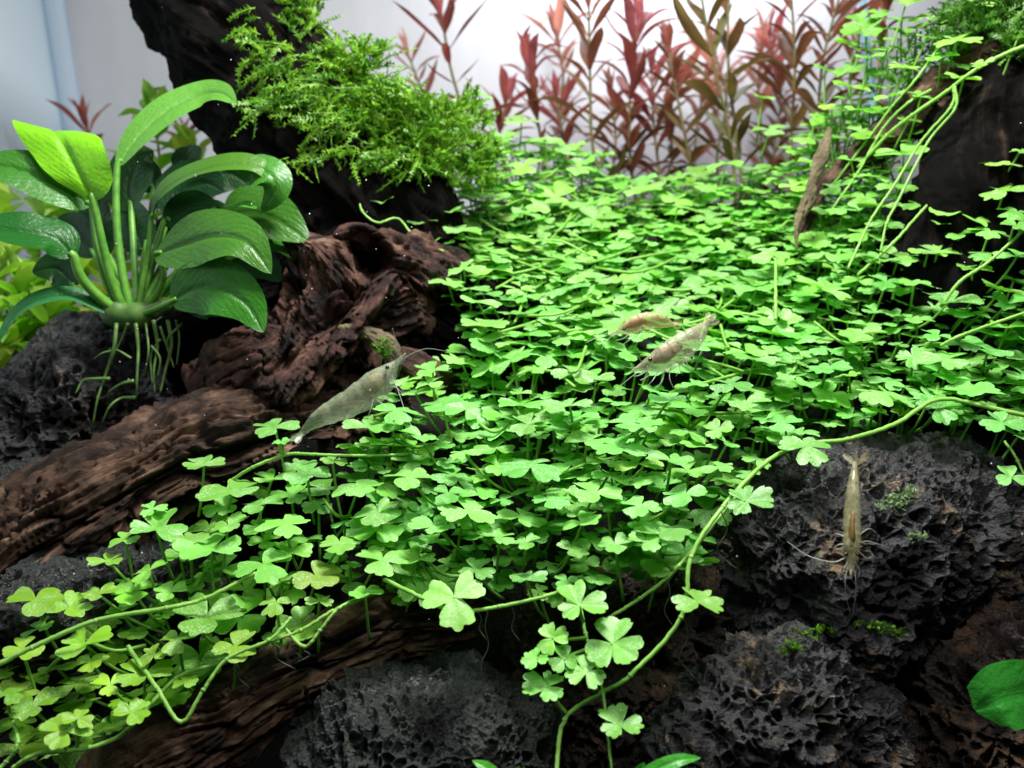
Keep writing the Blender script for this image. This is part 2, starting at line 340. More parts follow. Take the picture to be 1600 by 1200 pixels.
# ------------------------------------------------------------------ driftwood
def wood(name, label, pts, seed, mat, n=320, m=150, grain=.16, amp=.10, lump=.18, ridge=3.0, dents=(), squash=1.0, twist=.6, close=True):
    """pts: (px, py, depth of the axis, radius in photo pixels)"""
    A = np.array([tuple(x) for x in catmull([P(*q[:3]) for q in pts], n)])
    R = np.array([x.x for x in catmull([Vector((q[3]*q[2]/F, 0, 0)) for q in pts], n)])
    T = np.gradient(A, axis=0); ds = np.linalg.norm(T, axis=1); T /= ds[:, None]; s = np.cumsum(ds)
    ref = np.array(tuple(-FW)); B = np.cross(T, ref); B /= np.linalg.norm(B, axis=1)[:, None]; Nn = np.cross(B, T)
    a = np.arange(m)/m*2*math.pi
    if close:
        e = np.minimum(s, s[-1]-s); Rr = R*np.sqrt(np.clip(1-(1-np.clip(e/(R*.8+1e-6), 0, 1))**2, .0004, 1))
    else: Rr = R
    an = a[None, :]+twist*np.sin(s[:, None]*.25+seed)
    dirv = np.cos(an)[..., None]*Nn[:, None, :]*squash+np.sin(an)[..., None]*B[:, None, :]
    g = np.stack([np.repeat((s*grain)[:, None], m, 1), np.cos(a)[None]*R[:, None], np.sin(a)[None]*R[:, None]], -1).reshape(-1, 3)+seed*7.7
    base = A[:, None, :]+Rr[:, None, None]*dirv; V = base.reshape(-1, 3)
    gw = g+np.c_[np.zeros(len(g)), vnoise(V*.5, 5), vnoise(V*.5+9, 6)]*.35
    fr = (Rr/np.maximum(R, 1e-6)); scale = np.repeat(R*fr, m)
    hi = np.array((1.0, 1, 1))
    dsp = fbm(V*.35+seed, 3, seed)*lump*1.6 + fbm(g*1.1, 3, seed+2)*lump + ridged(gw*ridge*.5, 3, seed+4)*amp + ridged(gw*ridge*1.7+3, 4, seed+6)*amp*.42 + fbm(gw*ridge*6*hi, 3, seed+7)*amp*.22
    crack = -sstep(.82, .98, 1-np.abs(vnoise(gw*ridge*.8, seed+11)))*amp*2.4*sstep(-.3, .2, vnoise(g*.7, seed+13))-sstep(.8, .98, 1-np.abs(vnoise(gw*ridge*2.1, seed+12)))*amp*1.1
    kk = np.clip(scale, 0, 3)
    nv = dirv.reshape(-1, 3)
    V = V+nv*((dsp+crack)*np.clip(kk, .12, 2.0))[:, None]
    for (dx, dy, dd, rad, dep, rim) in dents:
        c = np.array(tuple(P(dx, dy, dd))); el = np.linalg.norm((V-c), axis=1)/rad; el = el*(1+.25*vnoise(V*1.3, 21))
        face = np.array(tuple(P(dx, dy, 1))); face /= np.linalg.norm(face)
        V = V+face[None]*(sstep(1.0, .55, el)*dep - np.exp(-((el-1.1)/.16)**2)*rim)[:, None]
    me = mesh(name, V, gridfaces(n, m, True), attrs={'grain': g})
    o = obj(name, me, M[mat]); return tag(o, label, 'driftwood')
wood('driftwood_branch', 'thick black driftwood branch leaning from the top left, moss on its right side',
     [(215,-190,33,125),(330,-20,32.5,118),(415,120,32,112),(505,235,31.6,118),(610,335,31.8,112),(690,430,33,80)], 1, 'blackwood', 300, 170, .07, .05, .15, 2.0)
wood('driftwood_piece', 'brown grooved driftwood log slanting down to the left edge below the black stone',
     [(-160,1010,23.5,90),(20,890,24.6,86),(150,800,25.2,86),(290,725,26,84),(420,690,27,76),(560,650,28,60),(640,640,29,30)], 2, 'wood', 420, 240, .055, .20, .11, 3.0, twist=.3)
wood('driftwood_piece', 'gnarled red brown driftwood stump with two dark hollows behind the left shrimp',
     [(330,650,28,40),(400,585,28,58),(480,545,28.3,80),(555,490,28.8,84),(600,435,29.3,66),(660,430,29.8,44),(730,450,30.4,28)], 3, 'redwood', 380, 260, .17, .18, .36, 3.0,
     dents=((585,590,26.6,1.2,2.8,.25),(570,402,28.0,.95,2.2,.3),(460,455,27.3,.6,.8,.15),(400,500,27,.7,.8,.15)), twist=.5)
wood('driftwood_piece', 'tan mossy driftwood rim curling over the dark hollow by the shrimp head',
     [(530,512,26.9,4),(560,517,26.6,9),(590,528,26.4,12),(608,546,26.3,15),(614,570,26.3,13),(610,592,26.4,7)], 4, 'twig', 150, 70, .3, .2, .16, 3.6)
wood('driftwood_piece', 'brown driftwood spur pointing right behind the head of the left shrimp',
     [(600,560,27.2,26),(640,570,27,28),(680,584,27.2,20),(722,602,27.6,8)], 18, 'redwood', 120, 80, .2, .12, .16, 3.0)
wood('driftwood_piece', 'black driftwood foot behind the broad leaved plant, below the black branch',
     [(600,330,31.4,60),(510,385,31,72),(420,450,30.8,75),(330,520,30.8,70),(250,590,30.8,60)], 17, 'blackwood', 200, 110, .1, .07, .2, 2.0)
wood('driftwood_piece', 'dark driftwood arm running under the clover beneath the left shrimp',
     [(560,470,31,60),(660,480,30.5,72),(760,520,30,75),(860,560,29,60)], 12, 'blackwood', 200, 110, .2, .14, .25, 2.2)
wood('driftwood_piece', 'dark driftwood underside in the shade between the brown log and the clover carpet',
     [(60,960,25.6,60),(220,860,26.2,75),(400,780,26.6,85),(560,730,26.8,70)], 14, 'blackwood', 220, 120, .2, .14, .25, 2.4)
wood('driftwood_piece', 'brown driftwood root running under the front of the carpet to the bottom left',
     [(60,1390,19.5,70),(210,1235,20.6,72),(340,1135,21.3,62),(450,1060,21.9,52),(560,1000,22.4,50),(660,965,22.8,46),(760,950,23.6,30)], 5, 'wood', 400, 200, .055, .20, .09, 3.2, twist=.4)
wood('driftwood_branch', 'big dark driftwood trunk at the right edge behind the climbing clover stems',
     [(1720,-120,30,150),(1640,80,29.6,120),(1570,260,29.4,125),(1500,420,29,120),(1430,560,28.6,95),(1380,660,28.2,60)], 6, 'blackwood', 300, 160, .07, .06, .18, 2.0)
wood('driftwood_branch', 'narrow brown driftwood arm reaching down left from the right trunk',
     [(1600,60,28.6,34),(1500,130,29.6,30),(1400,205,30.6,22),(1330,255,31.2,17),(1280,300,31.2,13),(1250,370,30.8,9)], 7, 'wood', 220, 80, .3, .14, .22, 2.6)
wood('dead_twig', 'pale crumbling dead twig in the clover below the red stems',
     [(1296,200,29.8,4),(1286,240,29.5,8),(1270,280,29.2,7),(1262,315,29.1,10),(1246,345,29,7),(1243,390,28.8,4)], 8, 'twig', 140, 44, .5, .22, .3, 3.6)
wood('driftwood_branch', 'brown driftwood piece low at the right edge beside the single clover leaf',
     [(1680,400,27.5,50),(1620,480,27.2,58),(1560,540,27,50),(1500,600,27,36)], 9, 'wood', 180, 90, .25, .16, .2, 2.4)

# ------------------------------------------------------------------ clover leaves
def leaf_mesh(k):
    r = random.Random(100+k); K = 78; rings = [.14, .36, .58, .8, .93, 1.0]
    cen = [math.radians(90+120*i+r.uniform(-9, 9)) for i in range(3)]; sz = [r.uniform(.78, 1.08) for _ in range(3)]
    tilt = [r.uniform(-.22, .20) for _ in range(3)]; foldv = r.uniform(.02, .22); droop = r.uniform(.0, .16)
    wide = r.uniform(32, 41); ph = r.uniform(0, 6); sc = r.uniform(.06, .17)
    v = [(0, 0, 0)]; f = []; per = 2*math.pi
    ang = [i/K*per for i in range(K)]
    for t in rings:
        for a in ang:
            dl = [((a-c+math.pi) % per)-math.pi for c in cen]; i = min(range(3), key=lambda q: abs(dl[q])); ph_ = math.degrees(dl[i])
            x = min(1, max(0, (abs(ph_)-wide)/(60-wide+3))); e = 1-(x*x*(3-2*x))*.88
            sca = 1-sc*(1-abs(math.sin(math.pi*(ph_-13)/26)))**2*1.3
            R = .5*sz[i]*e*sca*(1+.03*math.sin(a*7+ph)); rr = R*t
            perp = abs(math.sin(dl[i]))*rr
            z = tilt[i]*rr - droop*rr*rr*1.6 + foldv*perp*1.6 + .012*math.sin(a*9+ph)*t*t + .03*math.exp(-(rr/.1)**2)*-1
            v.append((math.cos(a)*rr, math.sin(a)*rr, z))
    f += [(0, 1+i, 1+(i+1) % K) for i in range(K)]
    for q in range(len(rings)-1):
        b = 1+q*K; f += [(b+i, b+K+i, b+K+(i+1) % K, b+(i+1) % K) for i in range(K)]
    me = mesh('leaf', v, [tuple(x) for x in f]); me.materials.append(M['leaf']); return me
LM = [leaf_mesh(k) for k in range(40)]
AS_Y = [180, 260, 400, 650, 800, 900, 1200]; AS_A = [.14, .17, .23, .33, .43, .50, .58]
def aspect(py): return float(np.interp(py, AS_Y, AS_A))
def leaf_matrix(px, py, d, wpx, asp, side=None, rot=None):
    c = P(px, py, d); vd = -c.normalized(); u = Vector((0, 0, 1)); w_ = (u-vd*u.dot(vd)).normalized()
    n = vd*asp+w_*math.sqrt(max(0, 1-asp*asp)); n = (n+RT*(random.gauss(0, .13) if side is None else side)).normalized()
    x = n.cross(Vector((.3, 1, .1))).normalized(); y = n.cross(x)
    a = random.uniform(0, 2*math.pi) if rot is None else rot; s = wpx*d/F
    X = (x*math.cos(a)+y*math.sin(a)); Y = n.cross(X)
    mt = Matrix((X*s, Y*s, n*s)).transposed().to_4x4(); mt.translation = c; return mt, n, s
def green(px, py, low=0.0):
    """base colour of a leaf: yellower at the left and front, bluish in the middle; low paints the shade under the upper leaves into it"""
    warm = min(1, max(0, (700-px)/700))*min(1, max(0, (py-600)/400))+.45*min(1, max(0, (py-850)/250))
    far = min(1, max(0, (480-py)/250)); warm = min(1, warm+.5*far)
    c = Vector((.215, .565, .115)).lerp(Vector((.30, .58, .035)), warm)
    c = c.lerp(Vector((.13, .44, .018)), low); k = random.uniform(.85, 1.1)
    if random.random() < .02: c = c.lerp(Vector((.42, .50, .08)), random.uniform(.2, .6))
    return (c.x*k, c.y*k, c.z*k)
def bumps(x, y): return .45*math.sin(x*.021+y*.013)*math.sin(y*.037-x*.009+1.3)+.3*math.sin(x*.047+2)*math.sin(y*.07+x*.02)
def stalk(T, top, n, root, r=.042):
    mid = top.lerp(root, .45)-n*.35*(top-root).length*.3; T.add(catmull([top-n*.01, mid, root], 6), r*.85, r, 5)
def put_leaf(parent, px, py, d, wpx, asp, low=0.0, rot=None, col=None, side=None):
    mt, n, s = leaf_matrix(px, py, d, wpx, asp, side, rot)
    o = bpy.data.objects.new('leaf', random.choice(LM)); C.objects.link(o); o.parent = parent
    o.matrix_basis = Matrix.Translation(-parent.location)@mt; o.color = (*(col or green(px, py, low)), 1)
    return mt.translation, n

HERO = [(238,795,50),(244,826,95),(195,842,64),(169,877,64),(232,890,74),(56,936,95),(109,949,76),(154,928,66),(34,1012,72),(131,1005,90),(141,1033,72),
 (49,1103,86),(172,1069,60),(225,1052,92),(240,1022,60),(278,998,62),(322,964,112),(367,1009,86),(431,941,62),(499,937,58),(570,926,62),
 (495,900,100),(412,881,95),(330,858,115),(296,840,70),(356,820,72),(405,788,82),(364,765,112),(319,726,70),(446,818,95),(532,851,75),(266,925,60),(289,1065,46),
 (744,890,76),(822,904,74),(894,859,72),(961,851,72),(1032,832,112),(822,847,62),(781,838,78),(909,817,76),(732,797,100),(680,821,92),(597,874,86),(886,907,60),
 (1124,730,62),(1049,719,80),(1225,659,75),(1379,614,92),(1476,561,95),(1545,545,92),(1484,471,100),(1566,452,80),(1517,610,98),(1345,520,100),(1292,576,76),(1465,524,60),
 (1142,600,90),(1165,629,95),(1045,625,72),(1019,662,60),(1292,452,112),(890,632,95),(995,662,100),(826,662,76),(830,726,110),(725,707,62),(672,598,60),(676,578,66),
 (575,666,105),(969,700,100),(747,471,76),(759,509,86),(725,419,74),(430,668,82),(800,560,80),(690,630,90),(620,640,86),(560,760,90),(640,745,85),(480,740,80),(700,770,70),
 (590,800,92),(1180,560,85),(1250,600,80),(1100,540,80),(930,770,90),(1000,790,85),(1070,770,80),(860,780,80)]
CLIMB = [(1412,240,92),(1480,281,70),(1506,122,68),(1495,62,86),(1450,57,46),(1412,105,62),(1352,50,76),(1416,4,54),(1356,90,52),(1555,252,78),(1570,297,90),(1495,330,100),
 (1547,360,72),(1352,308,76),(1375,322,70),(1319,326,66),(1382,348,64),(1352,364,78),(1379,405,76),(1465,394,72),(1532,2,50),(1420,187,50),(1367,214,82),(1340,170,60),(1470,90,54),
 (1300,170,60),(1260,215,62),(1330,250,60),(1590,60,40),(1595,235,40),(1300,215,64),(1270,255,60),(1240,290,62),(1310,290,66),(1345,205,60),(1390,150,56),(1440,150,58),(1330,135,60),(1290,110,52),(1400,290,66),(1365,275,60),(1450,395,72),(1405,400,70),(1340,400,70),(1385,440,74),(1500,365,70),(1545,395,76),(1475,350,64),(1590,330,70),(1240,235,56),(1280,330,60),(1440,320,60),(1520,420,70),(1590,400,70),(1430,440,70)]
BACK = [(815,187,76),(747,146,56),(665,276,76),(732,268,66),(819,259,76),(946,242,40),(759,307,80),(822,334,62),(1040,281,62),(1202,202,62),(1135,255,62),(1176,263,72),(1191,153,42),
 (770,240,60),(880,235,60),(700,330,66),(655,345,60),(700,300,60),(640,300,54),(790,215,60),(850,215,56),(720,360,70),(700,440,66),(735,450,66),(905,262,66),(1000,300,70),(1100,290,66)]
def inpoly(x, y, poly):
    c = False; j = len(poly)-1
    for i in range(len(poly)):
        xi, yi = poly[i]; xj, yj = poly[j]
        if (yi > y) != (yj > y) and x < (xj-xi)*(y-yi)/(yj-yi)+xi: c = not c
        j = i
    return c
TONGUE = [(20,1180),(0,1090),(20,990),(150,960),(180,880),(300,850),(340,770),(470,725),(560,690),(660,700),(650,930),(560,930),(440,1000),(380,1030),(280,1080),(220,1130),(80,1190)]
CENTRE = [(560,690),(600,620),(680,560),(760,545),(1000,520),(1120,540),(1210,560),(1200,690),(1150,780),(1080,870),(960,900),(860,930),(760,900),(650,930),(600,900)]
BACKP = [(600,300),(640,265),(760,215),(900,220),(960,275),(1120,270),(1210,265),(1300,330),(1290,400),(1210,560),(1120,540),(1000,520),(760,545),(720,480),(690,400),(640,350)]
RIGHT = [(1210,560),(1290,400),(1300,330),(1230,270),(1290,170),(1360,150),(1400,260),(1370,330),(1420,430),(1480,440),(1560,430),(1620,420),(1620,690),(1500,650),(1350,650),(1200,690)]
CLIMBP = [(1215,300),(1250,200),(1310,140),(1340,30),(1400,0),(1480,20),(1510,120),(1440,180),(1430,260),(1400,330),(1440,420),(1330,440),(1240,390)]
def fill(poly, taken, kx, ky, tries, seed):
    r = random.Random(seed); xs = [p[0] for p in poly]; ys = [p[1] for p in poly]; out = []
    for _ in range(tries):
        x, y = r.uniform(min(xs), max(xs)), r.uniform(min(ys), max(ys))
        if not inpoly(x, y, poly): continue
        s = np.interp(y, [200, 350, 600, 900], [.72, .85, 1.0, 1.12])
        if any(((x-a)/(kx*s))**2+((y-b)/(ky*s))**2 < 1 for a, b, *_ in taken): continue
        q = (x, y, r.choice([36, 46, 54, 60, 66, 74, 84])*s); out.append(q); taken.append(q)
    return out
def plant(label, px, py, tops, poly, seed, dens=(36, 18), under=True, group='mats of the clover-like carpet plant'):
    root = thing('creeping_plant', P(px, py, D(px, py)+3), label, 'plant', group)
    T = Tubes(); ud = (1.2, 1.5) if dens[1] > 13 else (.95, 1.1); taken = list(tops); rnd = random.Random(seed)
    ply = poly or [(h[0], h[1]) for h in tops]; cx = sum(q[0] for q in ply)/len(ply); cy = sum(q[1] for q in ply)/len(ply); cen = P(cx, cy, D(cx, cy)+1)
    def stalk_at(pt, n):
        q = cen-pt; q = q.normalized()*min(q.length, rnd.uniform(.2, 1.1))
        b = pt+Vector((q.x+rnd.uniform(-.6, .6), q.y*.8+rnd.uniform(-.1, .6), min(q.z, 0)*.3-rnd.uniform(1.1, 1.9))); stalk(T, pt, n, b); return b
    cnt = 0
    for (x, y, w_) in tops:
        pt, n = put_leaf(root, x, y, D(x, y)-.12, w_*.92, min(.92, aspect(y)*rnd.uniform(.85, 1.12))); stalk_at(pt, n); cnt += 1
    if poly:
        pts = fill(poly, taken, dens[0], dens[1], 5000, seed)
        for (x, y, w_) in pts:
            dd = D(x, y)+.5+bumps(x, y)*.9+rnd.uniform(0, 1.0); a = aspect(y)*rnd.uniform(.5, 1.35)
            if rnd.random() < .1: a = min(.95, a+rnd.uniform(.1, .35))
            pt, n = put_leaf(root, x, y, dd, w_, min(.95, a), low=rnd.uniform(0, .5)); cnt += 1
            if rnd.random() < .85: stalk_at(pt, n)
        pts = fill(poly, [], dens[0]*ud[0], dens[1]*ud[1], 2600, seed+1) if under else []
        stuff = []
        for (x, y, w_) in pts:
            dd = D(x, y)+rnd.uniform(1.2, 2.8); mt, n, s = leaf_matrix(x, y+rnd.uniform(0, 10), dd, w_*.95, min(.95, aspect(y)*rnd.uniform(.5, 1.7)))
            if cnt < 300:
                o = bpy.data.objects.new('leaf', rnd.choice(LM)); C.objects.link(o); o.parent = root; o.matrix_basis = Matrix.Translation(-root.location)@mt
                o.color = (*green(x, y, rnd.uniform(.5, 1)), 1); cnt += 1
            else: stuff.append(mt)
        if stuff:
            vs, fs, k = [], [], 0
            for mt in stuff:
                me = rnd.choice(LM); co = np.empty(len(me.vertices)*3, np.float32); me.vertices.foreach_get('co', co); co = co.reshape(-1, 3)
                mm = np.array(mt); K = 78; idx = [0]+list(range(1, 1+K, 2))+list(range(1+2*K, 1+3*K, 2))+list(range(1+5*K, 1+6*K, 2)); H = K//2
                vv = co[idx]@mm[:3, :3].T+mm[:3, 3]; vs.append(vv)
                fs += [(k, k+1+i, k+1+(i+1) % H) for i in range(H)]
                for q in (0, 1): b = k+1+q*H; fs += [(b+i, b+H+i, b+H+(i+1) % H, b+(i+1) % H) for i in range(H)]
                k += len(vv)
            o = obj('lower_leaves', mesh('lower_leaves', np.concatenate(vs).tolist(), fs), M['leaf'], root, (.11, .40, .04)); o['kind'] = 'stuff'  # darker green puts the shade beneath the top leaves into the colour
        # loose runners woven through the mat
        for q in range(int(len(pts)*.22)):
            x, y, _ = rnd.choice(pts); x2, y2 = x+rnd.uniform(-150, 150), y+rnd.uniform(-50, 50)
            if not inpoly(x2, y2, poly): continue
            xm, ym = (x+x2)/2, (y+y2)/2+rnd.uniform(-12, 18)
            T.add(catmull([P(x, y, D(x, y)+rnd.uniform(.4, 1.4)), P(xm, ym, D(xm, ym)+rnd.uniform(.4, 1.2)), P(x2, y2, D(x2, y2)+rnd.uniform(.4, 1.4))], 9), .05, .05, 5)
    o = T.build('leaf_stalks', M['petiole'], root); o['kind'] = 'stuff'
    return root
inT = lambda p, q: inpoly(p[0], p[1], q)
heroC = [h for h in HERO if inT(h, CENTRE) or (600 < h[0] < 1200 and h[1] < 960 and h[1] > 540)]
heroT = [h for h in HERO if h not in heroC and h[0] < 640]
heroR = [h for h in HERO if h not in heroC and h not in heroT]
bk = [h for h in heroR if h[0] < 900] + BACK
heroR = [h for h in heroR if h[0] >= 900]
plant('front left tongue of the bright green clover-leaved carpet over the dark log', 330, 880, heroT, TONGUE, 11, (45, 24))
plant('dense middle of the clover-leaved green carpet in front of the two brown shrimps', 880, 730, heroC, CENTRE, 12)
plant('back band of the clover-leaved green carpet below the red stems and the moss', 950, 400, bk, BACKP, 13, (30, 12.5))
plant('right part of the clover-leaved green carpet above the large black lava rock', 1400, 560, heroR, RIGHT, 14, (34, 16))
plant('loose clover leaves on long stalks climbing the dark trunk at the top right', 1450, 250, CLIMB, CLIMBP, 15, (40, 21), False)

# ------------------------------------------------------------------ runners one can follow
def runner(label, pts, leaves, r=.075, roots=(), dz=0.0, group='clover runners creeping out of the carpet', stemcol=None):
    """pts (px,py[,extra depth]); leaves (px,py,w,aspect[,rot])"""
    W = [P(q[0], q[1], D(q[0], q[1])+dz+(q[2] if len(q) > 2 else 0)) for q in pts]
    r = r*.70; root = thing('clover_runner', W[0], label, 'plant runner', group)
    cur = catmull(W, 14*len(W)); jr = random.Random(len(label)); cur = [q+Vector((jr.gauss(0, .005), jr.gauss(0, .005), jr.gauss(0, .005))) for q in cur]; T = Tubes(); T.add(cur, [r*(1.08-.25*i/len(cur)+jr.uniform(-.06, .06)) for i in range(len(cur))], None, 7)
    for q in W[1:-1]:
        T.add([q-Vector((.05, 0, 0)), q, q+Vector((.05, 0, 0))], [r*.9, r*1.2, r*.9], None, 7)
    T.build('stem', M['stem'], root)
    S = Tubes()
    for lf in leaves:
        x, y, w_, a = lf[:4]; dd = D(x, y)+dz-.35
        pt, n = put_leaf(root, x, y, dd, w_, a, rot=(lf[4] if len(lf) > 4 else None))
        below = [q for q in cur if q.z < pt.z+.1] or cur
        near = min(below, key=lambda q: (q-pt).length+abs((q-pt).length-.9)*.3); stalk(S, pt, n, near, .048)
    if leaves: S.build('leaf_stalks', M['petiole'], root)['kind'] = 'stuff'
    if roots:
        H = Tubes()
        for (x, y, ln, lean) in roots:
            p0 = min(cur, key=lambda q: (q-P(x, y, D(x, y)+dz)).length); L = ln*D(x, y)/F
            H.add(catmull([p0, p0+Vector((lean*.4, .1, -L*.35)), p0+Vector((lean*.1, .2, -L*.7)), p0+Vector((lean, .15, -L))], 12), .017, .010, 4)
        H.build('root_hairs', M['hair'], root)['kind'] = 'stuff'
    return root
runner('long arching runner passing above and left of the large lava rock to the bottom edge',
       [(1640,658),(1560,640),(1468,624),(1400,662),(1325,686),(1262,694,.2),(1200,720,.1),(1130,792),(1080,870),(1064,965),(985,1055),(940,1083),(882,1125),(868,1215)],
       [(1259,696,90,.5),(1165,782,82,.66),(1090,937,98,.52),(856,1072,78,.72),(1566,659,66,.45)], .085, [(1070,960,130,.5),(1130,800,110,.6)], -.3)
runner('shorter runner branching down left behind the hanging clover sprig',
       [(1150,775,.2),(1060,885,.3),(1000,935,.4),(935,975,.5)], [(1010,845,70,.6)], .07, [(1040,900,100,.3),(960,960,80,-.5)])
runner('hanging sprig of clover leaves on a thin stem at the bottom centre',
       [(905,930,.6),(915,990,.2),(938,1060,0),(948,1130,0),(957,1215,0)],
       [(905,945,84,.72),(957,1005,98,.82),(916,1050,64,.82),(969,1132,78,.66),(862,997,66,.95),(880,1030,46,.9),(838,1030,46,.8)], .055, (), -.5)
runner('runner dipping below the carpet with a big three lobed leaf and hanging root hairs',
       [(600,905,.4),(655,932),(710,955,-.1),(780,948),(850,932),(900,915,.4)], [(710,932,98,.82,.5)], .075, [(760,945,110,-.25),(800,945,75,.25),(745,950,60,.2)], -.25)
runner('long straight runner crossing the left end of the carpet to the left edge',
       [(-30,1052),(50,1012),(150,970),(260,950),(320,935,.3),(400,895,.5)], [], .085, (), -.75)
runner('zigzag runner along the lower edge of the carpet tongue at the bottom left',
       [(20,1200,.2),(60,1178),(140,1168),(200,1140),(275,1060,.2),(350,1035,.2),(405,1008),(470,985),(520,955),(590,925,.3)],
       [(206,1112,68,.72),(103,1142,78,.6),(122,1122,44,.7)], .075, [(355,1035,60,.3)], -.2)
runner('runner bent in a V over the front driftwood root at the lower left',
       [(200,1010,.4),(245,1075),(283,1128,.1),(318,1078),(355,1030),(420,1000),(455,965,.2)], [], .07, [(420,1000,60,.5)], -.4)
runner('small runner loop with bare V shaped tip on the front driftwood root',
       [(440,975,.2),(475,1010,.1),(500,985),(530,950),(580,925,.4)], [], .06, [(480,1005,40,-.4),(440,985,60,.3)], -.35)
runner('pale runner arching over the dark log at the left shrimp tail',
       [(360,752,.4),(395,730),(450,710),(490,710),(560,712,.3),(640,710,.8)], [(440,690,40,.3)], .065, (), -.1)
runner('short runner looping up on the dark wood left of the carpet top with one leaf',
       [(700,395,.6),(655,378),(622,342,-.3),(590,348,-.6),(566,330,-.8),(562,308,-.8)], [(600,314,76,.22,.2)], .06, (), -.6)
runner('thin runner hanging from the moss beside the black branch, small leaf at its top',
       [(660,320,.3),(632,300),(600,255,-.3),(590,215,-.5),(596,192,-.5)], [(602,188,46,.3)], .06, (), -1.0)
runner('strong pale runner reaching the right edge at the top over the dark trunk',
       [(1640,62,.0),(1580,80),(1520,112),(1480,142),(1425,180),(1385,212,.2),(1340,262,.6)],
       [(1535,100,40,.3)], .095, (), -1.0)
runner('thin runner forking left from the strong pale runner among climbing leaves',
       [(1490,132,-.1),(1487,165),(1440,220),(1400,285),(1360,345),(1325,420,.6)], [], .07, (), -1.0)
runner('twin of the forking runner, just right of it in front of the dark trunk',
       [(1492,135,-.1),(1492,170),(1450,222),(1405,310),(1385,350),(1375,400,.6)], [], .065, (), -1.0)
runner('slanting runner in front of the dark trunk behind the highest climbing leaves',
       [(1455,140,.5),(1420,160),(1380,200),(1340,270),(1290,340,.4)], [], .065, (), -.5)
runner('thin slanting runner above the highest brown arm, nearly parallel to its neighbour',
       [(1470,70,.5),(1430,125),(1395,165),(1350,225),(1300,290,.4)], [], .06, (), -.5)
runner('bare runner rising steeply right across the dark trunk gap',
       [(1340,430,.8),(1395,380),(1440,330),(1475,292)], [], .07, (), -.6)
runner('runner at the right edge rising from the carpet beside the dark driftwood',
       [(1470,540,.4),(1500,525),(1560,503),(1640,475)], [], .07, (), -.5)
runner('thin runner at the right edge climbing past stacked flat leaves',
       [(1470,480,.6),(1500,440),(1550,405),(1620,340)], [(1590,352,60,.3)], .075, (), -.7)
runner('single small clover sprig hanging beside the large lava rock at the right edge',
       [(1570,690,.3),(1590,720),(1620,790)], [(1580,745,52,.7)], .05, (), 0)
runner('upright stems standing from the carpet at the upper right of the shrimps',
       [(1212,500,.5),(1212,460,-.2),(1212,405,-.5)], [(1205,395,66,.3)], .08, (), -.5)
runner('left fringe runner with leaves touching the left edge at the bottom',
       [(-20,1215,0),(10,1190),(28,1160,-.1),(20,1125,.2)], [(10,1085,50,.5)], .06, (), -.3)

# ------------------------------------------------------------------ moss
def moss(label, spots, n, seed, mat='moss', ln=(.5, 1.3), updir=(0, -.35, 1)):
    r = random.Random(seed); V = []; Fc = []; k = 0; up = Vector(updir)
    T = Tubes()
    for _ in range(n):
        x, y, d, sx, sy, sd, w_ = r.choices(spots, [s[6] for s in spots])[0]
        a = r.uniform(0, 6.28); q = math.sqrt(r.random()); p = P(x+math.cos(a)*q*sx, y+math.sin(a)*q*sy, d+r.uniform(-1, 1)*sd)
        dr = (up+Vector((r.gauss(0, .7), r.gauss(0, .6), r.gauss(0, .45)))).normalized(); L = r.uniform(*ln)
        bend = Vector((r.gauss(0, .7), r.gauss(0, .5), -r.uniform(0, 1.1)))
        pts = [p+dr*L*t+bend*L*t*t*.5 for t in (0, .25, .5, .75, 1)]
        T.add(pts, min(.026, L*.06), min(.014, L*.04), 3)
        side = dr.cross(Vector((r.gauss(0, 1), r.gauss(0, 1), .3))).normalized(); nst = max(5, int(L/.075))
        for i in range(2, nst):
            t = i/nst; c = p+dr*L*t+bend*L*t*t*.5; tg = (dr+bend*t).normalized()
            for sg in (-1, 1):
                l = min(.21, L*.5)*(1.1-t*.6)*r.uniform(.7, 1.2); e = (side*sg+tg*.7+Vector((r.gauss(0, .3), r.gauss(0, .3), r.gauss(0, .3)))).normalized(); wv = tg*min(.05, L*.12)
                V += [c-wv, c+wv, c+e*l]; Fc.append((k, k+1, k+2)); k += 3
    T.quads([tuple(q) for q in V], Fc)
    o = T.build('moss', M[mat]); return tag(o, label, 'moss', kind='stuff')
moss('bright green feathery moss tuft on the right side of the black branch',
     [(540,105,30,40,30,.8,2),(590,165,29.8,60,32,1,3),(660,195,30.2,55,32,1,3),(470,30,30.4,30,40,.5,1),(640,240,29.8,65,30,.8,2.5),(715,190,32,45,35,.8,2),(730,245,31,55,28,.6,2.5),(560,215,29.6,60,26,.6,1.6),(640,265,29.6,50,20,.5,1.2),(740,285,30.5,40,20,.5,.8),(580,95,30.5,22,25,.5,.5)],
     1700, 31, ln=(.35, 1.2))
moss('sparse olive moss fronds clinging to the face of the black branch',
     [(430,85,28.9,50,25,.3,1.2),(480,150,28.6,60,25,.3,3),(420,175,28.8,35,18,.3,1),(530,190,28.6,50,25,.3,2),(500,250,28.7,60,10,.3,.6),(470,120,28.8,60,30,.3,2),(400,50,29.2,25,40,.3,.5),(550,240,28.8,60,14,.3,1.2),(620,250,29,50,20,.3,1.5)],
     330, 32, ln=(.4, 1.15), updir=(-.7, -.4, -.1))
moss('dark green moss on top of the driftwood at the top right corner',
     [(1560,20,28.4,60,40,.8,3),(1500,50,29.4,45,35,.8,2),(1590,70,27.6,30,30,.5,1),(1440,110,30.2,60,40,.6,1)], 620, 33, 'mossdark', (.4, 1.1))
moss('little yellow green moss cushion on the tan driftwood rim by the shrimp head', [(600,545,25.2,14,16,.1,1)], 60, 34, 'moss', (.12, .25))
def bits(*l): return [(x, y, BITS[(x, y)], sx, sy, .08, w_) for x, y, sx, sy, w_ in l]
